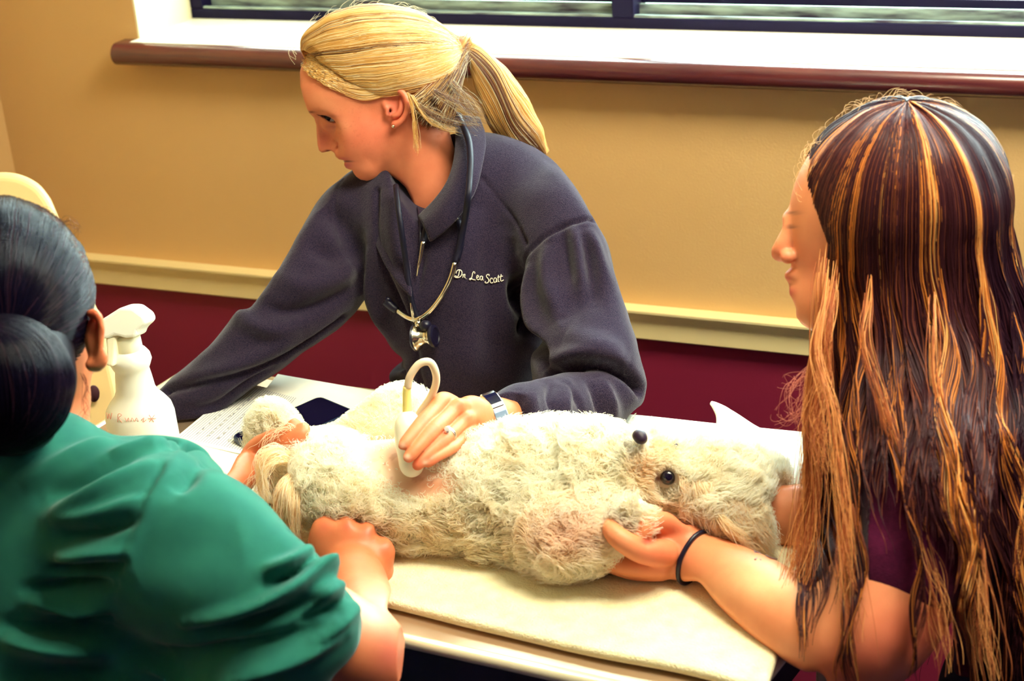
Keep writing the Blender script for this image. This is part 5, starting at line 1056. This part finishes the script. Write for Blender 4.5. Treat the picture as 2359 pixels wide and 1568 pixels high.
# keep only strands that make sense over the bare arm: trim length by where they hang
px, py = pr(X); bel = py > 960; ib_ = np.where(bel.any(1), bel.argmax(1), M_-1); xe = px[np.arange(N), ib_]; ymax = np.interp(xe, [1830, 1880, 1915, 1935, 2090, 2150, 2200, 2400], [1340, 1290, 1130, 1000, 1000, 1120, 1640, 1700])+rng.normal(0, 75, N)
lead = (np.abs(xe-1950) < 9) | (np.abs(xe-2085) < 11); ymax = np.where(lead & (rng.random(N) < .5), 1500+rng.normal(0, 50, N), ymax)
below = py > ymax[:, None]; keep = np.where(below.any(1), below.argmax(1), M_); kf = np.clip(keep, 8, M_)/M_; tq = np.linspace(0, 1, M_)[None]*kf[:, None]*(M_-1); i0 = np.clip(tq.astype(int), 0, M_-2); fr = np.clip(tq-i0, 0, 1)[..., None]
X = np.take_along_axis(X, i0[..., None], 1)*(1-fr)+np.take_along_axis(X, i0[..., None]+1, 1)*fr
X += .0012*np.stack([vnoise(X, 40, s) for s in (1, 2, 3)], -1)
hl = (clump+.5*clump2+rng.normal(0, .22, N)); cc = np.where((hl > .32)[:, None], np.array(S(222, 132, 58)), np.array(S(62, 28, 34))); cc = np.where((hl > .62)[:, None], np.array(S(240, 176, 100)), cc); cc = np.where((rng.random(N) < .15)[:, None], np.array(S(128, 66, 44)), cc); cc = np.where(((az > -1.0) & (rng.random(N) < .8))[:, None], np.array(S(44, 20, 34)), cc)  # right-hand strands coloured near-black: the lack of light there is put into colour
strands('hair', w(X), rng.uniform(.0003, .0005, N), .0002, cc, m_bhair, grl)
gh = lambda n: np.where((rng.random(n) < .5)[:, None], np.array(S(232, 160, 96)), np.array(S(180, 100, 60)))
wisps('hair', [[(1920, 560, 1.57), (1900, 700, 1.51), (1885, 820, 1.485), (1925, 960, 1.46), (1945, 1150, 1.44), (1958, 1320, 1.43), (1982, 1500, 1.42)], [(2010, 560, 1.57), (2000, 700, 1.50), (1995, 800, 1.475), (2060, 1000, 1.45), (2110, 1200, 1.43), (2160, 1400, 1.42), (2180, 1560, 1.42)], [(2150, 560, 1.57), (2150, 720, 1.50), (2160, 900, 1.47), (2230, 1150, 1.45), (2260, 1350, 1.44), (2290, 1600, 1.44)]], 46, .0060, m_bhair, grl, gh, rad=.00036, M_=34, wig=.006, rs=.72)
wisps('hair', [[(1905, 520, 1.575), (1886, 640, 1.55), (1882, 720, 1.54), (1868, 900, 1.54), (1862, 1100, 1.53), (1845, 1250, 1.52), (1815, 1385, 1.51)], [(1910, 540, 1.57), (1898, 660, 1.535), (1890, 800, 1.535), (1875, 1000, 1.53), (1875, 1150, 1.52), (1858, 1290, 1.51), (1838, 1370, 1.50)], [(1930, 600, 1.56), (1908, 750, 1.515), (1900, 850, 1.51), (1880, 980, 1.50), (1900, 1080, 1.49)]], 80, .0065, m_bhair, grl, gh, rad=.00036, M_=34, wig=.006, rs=.72)
wisps('hair', [[(1880, 830, 1.56), (1850, 860, 1.55), (1822, 905, 1.54), (1805, 960, 1.54)], [(1875, 860, 1.56), (1840, 880, 1.55), (1818, 890, 1.55)], [(1880, 880, 1.56), (1845, 920, 1.55), (1830, 985, 1.55)], [(1870, 940, 1.55), (1830, 960, 1.54), (1800, 970, 1.54)]], 12, .004, m_bhair, grl, lambda n: np.tile(np.array(S(214, 130, 110)), (n, 1)), rad=.00022, M_=18, wig=.006)
fl = []
for i in range(110):
    a = rng.uniform(math.pi*.0, math.pi*1.0); p0 = np.array([2082+244*math.cos(a), 468-244*math.sin(a)]); td = np.array([math.sin(a), math.cos(a)])*np.sign(rng.random()-.3); o_ = np.array([math.cos(a), -math.sin(a)]); L = rng.uniform(20, 70); h_ = rng.uniform(2, 16); z0 = 1.60+rng.uniform(-.03, .03)
    fl.append([(*(p0-o_*8), z0), (*(p0+td*L*.5+o_*h_), z0), (*(p0+td*L+o_*h_*rng.uniform(-.3, 1.3)), z0)])
wisps('hair', fl, 1, 0, m_bhair, grl, lambda n: np.tile(np.array(S(226, 180, 130)), (n, 1)), rad=.0002, M_=14, wig=.0015)
# ================================================================ SMALL THINGS ON AND ROUND THE DOCTOR
def jo_(px, py, off=.008): return jsurf(px, py, off)
m_tubing = mat('navy_black_tubing', S(18, 16, 36), .5, .3)
st_ = thing('stethoscope', 'black stethoscope with silver ear tubes hanging round the doctor neck', 'stethoscope', w(jo_(985, 780)))
def jt(pts, rad, m, name, off=.007, per=5, n=10): return MB().tube(w(spline([jo_(x, y, off+o_) for x, y, o_ in [(q+(0,))[:3] for q in pts]], per=per)), rad, n).build(name, m, st_)
CO = .016
MB().tube(w(spline([c(1058, 270, 2.085), c(1070, 296, 2.045), c(1080, 325, 2.028), c(1084, 365, 2.010), c(1082, 410, 1.995), c(1078, 455, 1.985), jo_(1070, 510, .022), jo_(1058, 570), jo_(1048, 606)], per=5)), .0044, 10).build('tubing', m_tubing, st_)
jt([(912, 428, .034), (918, 480, .028), (926, 540, .020), (936, 610), (944, 670), (956, 720), (972, 748)], .0040, m_tubing, 'tubing')
jt([(975, 560), (982, 528), (1000, 503), (1026, 492), (1046, 498), (1060, 520), (1062, 560), (1052, 600)], .0042, m_tubing, 'tubing')
jt([(1036, 492, .006), (1046, 498, .006), (1051, 508, .006)], .0040, m_silver, 'glint_piece')  # short silver piece added on the black tube to show its glint
jt([(1048, 604, .002), (1038, 640, .002), (1018, 680, .002), (990, 716, .002), (962, 735, .002), (938, 730, .002), (914, 714, .002)], .0034, m_silver, 'ear_tube')
jt([(975, 556, .002), (969, 590, .002), (964, 612, .002), (960, 636, .0)], np.linspace(.0032, .0010, 16), m_silver, 'ear_tube')
jt([(949, 675, .0), (947, 695, .002), (949, 716, .003), (955, 738, .003), (968, 752, .002)], np.linspace(.0010, .0030, 21), m_silver, 'ear_tube')
jt([(914, 714, .002), (905, 708, .003), (896, 700, .004), (890, 693, .004)], np.linspace(.0050, .0066, 16), m_black, 'ear_tip')
jt([(893, 690, .006), (894, 693, .009)], .0042, m_black, 'ear_tip')
cp = jo_(980, 776, .020); axc = nrm([.93, .10, -.36]); r_ = lambda p: p*2.1/FPX
MB().lathe([(.0001, -r_(24)), (r_(27), -r_(24)), (r_(29), -r_(20)), (r_(27), -r_(17)), (r_(20), -r_(12)), (r_(15), -r_(2)), (r_(16), r_(6)), (r_(21), r_(12)), (r_(22), r_(16)), (.0001, r_(16))], w(cp), M3@axc, 36).build('chestpiece', m_silver, st_, auto=35)
MB().lathe([(.0001, r_(15)), (r_(24), r_(15)), (r_(26), r_(19)), (r_(25), r_(24)), (r_(19), r_(26)), (r_(17), r_(24)), (.0001, r_(23))], w(cp), M3@axc, 36).build('diaphragm_rim', m_black, st_, auto=35)
MB().lathe([(.0001, -r_(27)), (r_(29), -r_(27)), (r_(31), -r_(24)), (r_(29), -r_(21)), (.0001, -r_(21))], w(cp), M3@axc, 36).build('bell_rim', m_black, st_, auto=35)
kb = jo_(980, 750, .022); MB().lathe([(.0001, -.007), (.006, -.006), (.0075, 0), (.006, .006), (.0001, .007)], w(kb), M3@nrm([.5, .2, -1]), 16).build('stem_knob', m_black, st_)
MB().lathe([(.0001, -.005), (.004, -.004), (.005, 0), (.004, .004), (.0001, .005)], w(jo_(962, 745, .020)), M3@nrm([.5, .2, -1]), 16).build('stem_knob', m_silver, st_)
# embroidered name (single-thread script following the cloth)
em = MB(); OX, OY, SCl = 840, 540, 5.226
LET = [[(1100, 470), (1108, 440), (1135, 425), (1160, 432), (1172, 455), (1165, 490), (1140, 515), (1105, 520), (1085, 510), (1092, 498), (1112, 508), (1125, 500), (1135, 470), (1142, 430)],
       [(1182, 480), (1186, 500), (1180, 522)], [(1184, 495), (1195, 482), (1208, 480), (1204, 500), (1206, 520), (1214, 522)], [(1221, 531), (1222, 534)],
       [(1324, 474), (1326, 456), (1312, 448), (1300, 466), (1294, 500), (1282, 536), (1268, 545), (1264, 534), (1280, 528), (1305, 542), (1335, 548)],
       [(1345, 520), (1368, 512), (1372, 498), (1358, 492), (1348, 508), (1350, 532), (1366, 545), (1380, 538)],
       [(1418, 505), (1402, 500), (1390, 515), (1390, 538), (1402, 550), (1414, 540), (1420, 505)], [(1420, 505), (1420, 535), (1428, 552)],
       [(1494, 500), (1500, 488), (1488, 480), (1470, 488), (1466, 508), (1482, 525), (1494, 550), (1485, 578), (1462, 585), (1448, 575), (1456, 565)],
       [(1538, 540), (1532, 526), (1518, 530), (1510, 550), (1515, 575), (1530, 585), (1545, 575)],
       [(1585, 530), (1568, 522), (1555, 540), (1555, 565), (1566, 578), (1580, 568), (1588, 530)], [(1588, 530), (1586, 560), (1596, 572)],
       [(1612, 488), (1606, 540), (1610, 565), (1622, 566)], [(1598, 515), (1628, 512)], [(1644, 478), (1636, 535), (1642, 560), (1660, 556), (1672, 545)], [(1630, 508), (1664, 500)]]
for ln in LET:
    q = [jsurf(x/SCl+OX, y/SCl+OY, .0016) for x, y in ln]
    if len(q) == 2: q.insert(1, (q[0]+q[1])/2)
    zz = np.median([p[2] for p in q]); em.tube(w(spline([np.array([p[0], p[1], p[2]]) for p in q], per=3)), .00062, 5)
em.build('embroidered_name', mat('cream_thread', S(246, 236, 214), .8), doc)
MB().tube(w(spline([jsurf(x, y, .004) for x, y in ((962, 478), (966, 505), (968, 540), (966, 580))], per=4)), .0012, 6).build('zip_edge', m_black, doc)
# fitness band on the wrist
wb_ = thing('wrist_band', 'grey fitness band with a black rectangular screen on the doctor wrist', 'watch', w(c(1150, 955, 1.77)))
wc = c(1133, 963, 1.775); wa = nrm([.86, .30, .40]); q1 = nrm(np.cross(wa, [0, 1., 0])); q1 = q1 if q1[2] < 0 else -q1; q2 = nrm(np.cross(wa, q1)); q2 = q2 if q2[1] > 0 else -q2
def ring_(a, r1, r2): return wc+r1*math.cos(a)*q1+r2*math.sin(a)*q2
R1, R2 = .0245, .0262; bnd = []
for a in np.linspace(0, 2*math.pi, 49)[:-1]:
    o_ = ring_(a, R1, R2); n2 = nrm(o_-wc); bnd.append([w(o_+wa*s*.0080+n2*t) for s, t in ((-1, 0), (1, 0), (1, .0020), (-1, .0020))])
mb = MB(); n = len(bnd); vs = [p for r in bnd for p in r]; fs = [(4*i+j, 4*i+(j+1) % 4, 4*((i+1) % n)+(j+1) % 4, 4*((i+1) % n)+j) for i in range(n) for j in range(4)]; mb.add(vs, fs)
mb.build('strap', mat('grey_strap', S(112, 114, 140), .5, .4), wb_, auto=40)
def caseprism(a0, a1, hw, t0_, t1_, name, m, nseg=6):
    rings = []
    for a in np.linspace(a0, a1, nseg):
        o_ = ring_(a, R1, R2); n2 = nrm(o_-wc); rings.append([w(o_+wa*s*hw+n2*t) for s, t in ((-1, t0_), (1, t0_), (1, t1_), (-1, t1_))])
    o = MB().loft(rings).build(name, m, wb_, smooth=False); bv = o.modifiers.new('b', 'BEVEL'); bv.width = .001; bv.segments = 2; bv.limit_method = 'ANGLE'; return o
caseprism(-.30, 1.36, .0090, .001, .0060, 'case', mat('rose_metal', S(240, 196, 160), .25, .5, metal=.5))
caseprism(.46, 1.28, .0078, .0055, .0070, 'screen', mat('watch_glass', S(14, 10, 40), .04, .7))
caseprism(-.27, .42, .0078, .0055, .0068, 'lower_panel', mat('blue_grey_metal', S(130, 150, 178), .3, .5, metal=.4))
# wedding ring
rg = thing('ring', 'silver ring with a bright stone on the doctor ring finger', 'ring', w(c(1033, 998, 1.68)))
def hoff1(x, y, d): return Hoff([(x, y, d, 1)])[0][:3]
f1 = c(*hoff1(1046, 990, 1.762)); f2 = c(*hoff1(1020, 1014, 1.755)); fa = nrm(f2-f1); fc = f1*.55+f2*.45; g1 = nrm(np.cross(fa, [0, 0, 1.])); g2 = np.cross(fa, g1); g2 = g2 if g2[2] < 0 else -g2
MB().tube(w(np.array([fc+.0083*(math.cos(a)*g1+math.sin(a)*g2) for a in np.linspace(0, 6.2832, 33)])), .0011, 8, cap=False).build('ring_band', m_silver, rg)
MB().tube(w(np.array([fc+fa*.0024+.0083*(math.cos(a)*g1+math.sin(a)*g2) for a in np.linspace(0, 6.2832, 33)])), .0009, 8, cap=False).build('ring_band', m_silver, rg)
gp = J and c(1030, 989, 1.0); gp = c(1031, 990, (Hd.depth(1031, 992) or 1.67)-.0045)
MB().lathe([(.0001, -.003), (.0034, .0002), (.0042, .0018), (.0028, .0034), (.0001, .0035)], w(gp), M3@nrm([-.2, .4, -1]), 8).build('stone', mat('diamond', S(255, 255, 255), .05, .9, metal=.6), rg, smooth=False)
# ultrasound probe with its looping cable
pb = thing('ultrasound_probe', 'white ultrasound probe with a looping cream cable pressed on the dog belly', 'probe', w(c(948, 1086, 1.665)))
m_probe = mat('probe_white', S(248, 244, 226), .35, .5, sss=.2, sssc=(.01, .01, .008)); m_cable = mat('cable_cream', S(240, 216, 184), .45, .4); m_rel = mat('strain_relief_yellow', S(250, 226, 140), .45, .4, sss=.2, sssc=(.01, .01, .004))
dpb = 1.678
PB = Field(np.array([c(880, 0, 1.72)[0], c(0, 1110, 1.7)[1], 1.62]), np.array([c(1020, 0, 1.72)[0], c(0, 945, 1.7)[1], 1.74]), .0012)
PB.schain([(940, 968, dpb+.010, 20), (940, 985, dpb+.008, 26), (942, 1020, dpb+.004, 26), (945, 1045, dpb, 23), (948, 1068, dpb, 22), (949, 1074, dpb, 20)], .006, per=3)
field_obj('probe_body', PB, m_probe, pb)
MB().tube(w(spline([c(939, 962, dpb+.011), c(938, 930, dpb+.010), c(937, 905, dpb+.008), c(938, 890, dpb+.006)], n=14)), np.linspace(.0056, .0044, 14), 20).build('strain_relief', m_rel, pb)
MB().tube(w(spline([c(939, 893, dpb+.006), c(945, 866, dpb+.002), c(966, 838, dpb), c(990, 834, dpb+.002), c(1003, 856, dpb+.008), c(1004, 884, dpb+.018), c(990, 918, dpb+.030), c(968, 950, dpb+.042), c(950, 985, dpb+.054), c(930, 1030, dpb+.07)], n=70)), .0042, 16).build('cable', m_cable, pb)
# high-backed tan plastic chair in the corner
ch = thing('plastic_chair', 'tan moulded plastic chair with a tall rounded back in the corner', 'chair', P(60, 1000, 2.45)*np.array([1, 1, 0]))
m_tan = mat('tan_plastic', S(238, 202, 140), .45, .4, sss=.05)
def slabk(poly, d0, d1, th, name, m):
    pts = spline([c(x, y, d0+(d1-d0)*(y-400)/600) for x, y in poly], closed=True, per=5); o_ = nrm([-.25, .25, 1]); o = MB().extr([w(p) for p in pts], M3@(o_*th)).build(name, m, ch, smooth=False)
    bv = o.modifiers.new('b', 'BEVEL'); bv.width = .012; bv.segments = 4; bv.limit_method = 'ANGLE'; bv.angle_limit = .9; return o
slabk([(-120, 520), (-70, 425), (-10, 402), (40, 404), (85, 425), (112, 456), (124, 480), (140, 520), (160, 580), (185, 640), (205, 700), (160, 780), (0, 800), (-140, 760)], 2.42, 2.30, .03, 'chair_back', m_tan)
slabk([(150, 680), (205, 690), (235, 745), (252, 810), (266, 865), (276, 925), (262, 990), (240, 1030), (150, 1040), (120, 850)], 2.34, 2.26, .03, 'arm_panel', m_tan)
MB().lathe([(.0001, 0), (.012, 0), (.012, .006), (.0001, .006)], w(c(216, 905, 2.262)), M3@nrm([.25, -.25, -1]), 20, sx=.7).build('hand_hole_disc', mat('hole_shade', S(70, 30, 40), .8), ch)  # flat dark disc on the panel; the opening's shade is put into its colour
bs = P(40, 1000, 2.36)+np.array([-.16, .04, 0]); MB().box((bs[0]-.24, bs[1]-.2, .40), (bs[0]+.22, bs[1]+.2, .44), .012).build('seat', m_tan, ch)
for sx_, sy_ in ((-1, -1), (1, -1), (-1, 1), (1, 1)):
    MB().tube([(bs[0]+sx_*.18, bs[1]+sy_*.16, .42), (bs[0]+sx_*.2, bs[1]+sy_*.18, 0)], [.02, .014], 12).build('leg', m_tan, ch)

# ================================================================ LEGS BELOW THE TABLE
def legs(who, hip, faces, m, m_shoe, name, top, gap=.10, bend=.0, rad=.095):
    """trousers from the waist to two shoes; hip: plan point, faces: plan direction, top: waist height"""
    f_ = nrm(np.array([faces[0], faces[1], 0.])); s_ = np.array([-f_[1], f_[0], 0.]); h_ = np.array([hip[0], hip[1], 0.])
    pts = []
    for sg in (-1, 1): pts += [h_+s_*sg*.3, h_+f_*.35]
    F_ = None; nodes = []
    lo = np.full(3, 9.); hi = np.full(3, -9.); segs = []
    for sg in (-1, 1):
        a = h_+s_*sg*gap*.8+[0, 0, top-.12]; b = h_+s_*sg*gap+f_*bend+[0, 0, top*.52]; e = h_+s_*sg*gap*1.1+[0, 0, .09]
        segs += [(k(a), k(b), rad, rad*.72), (k(b), k(e), rad*.72, rad*.55)]
    segs.append((k(h_+s_*-.06+[0, 0, top-.06]), k(h_+s_*.06+[0, 0, top-.04]), .095, .095))
    for a, b, r1, r2 in segs: R = max(r1, r2)+.02; lo = np.minimum(lo, np.minimum(a, b)-R); hi = np.maximum(hi, np.maximum(a, b)+R)
    F_ = Field(lo, hi, .0085)
    for a, b, r1, r2 in segs: F_.cone(a, b, r1, r2, .03)
    v, f = F_.mesh(); f, n = outward(v, f, F_); obj(name, w(v), f, m, who)
    for sg in (-1, 1):
        e = h_+s_*sg*gap*1.1; rings = []
        for t, ww, hh in ((-.10, .026, .05), (-.07, .040, .085), (0, .042, .085), (.07, .046, .060), (.13, .046, .045), (.165, .030, .035)):
            rings.append([e+f_*t+s_*ww*math.cos(q)+np.array([0, 0, max(0, hh*.5+hh*.5*math.sin(q))]) for q in np.linspace(0, 2*math.pi, 15)[:-1]])
        MB().loft(rings).build('shoe', m_shoe, who)
m_shoe = mat('dark_shoe', S(24, 20, 40), .6)
def plan(px, py, d): q = P(px, py, d); return q[:2]
legs(ast, plan(60, 1640, 1.47), (FL-CAM)[:2]*0+np.array([.1, 1.]), mat('teal_trousers', S(40, 106, 92), .85), m_shoe, 'scrub_trousers', .84, rad=.088)
legs(grl, plan(2420, 1560, 1.66), np.array([-1., .25]), mat('denim', S(40, 44, 84), .85, bump=.3, bscale=500), m_shoe, 'jeans', .82, rad=.085)
legs(doc, plan(1090, 960, 2.34)+np.array([0, .05]), np.array([.05, -1.]), mat('dark_trousers', S(26, 24, 46), .85), m_shoe, 'trousers', .74, rad=.08)
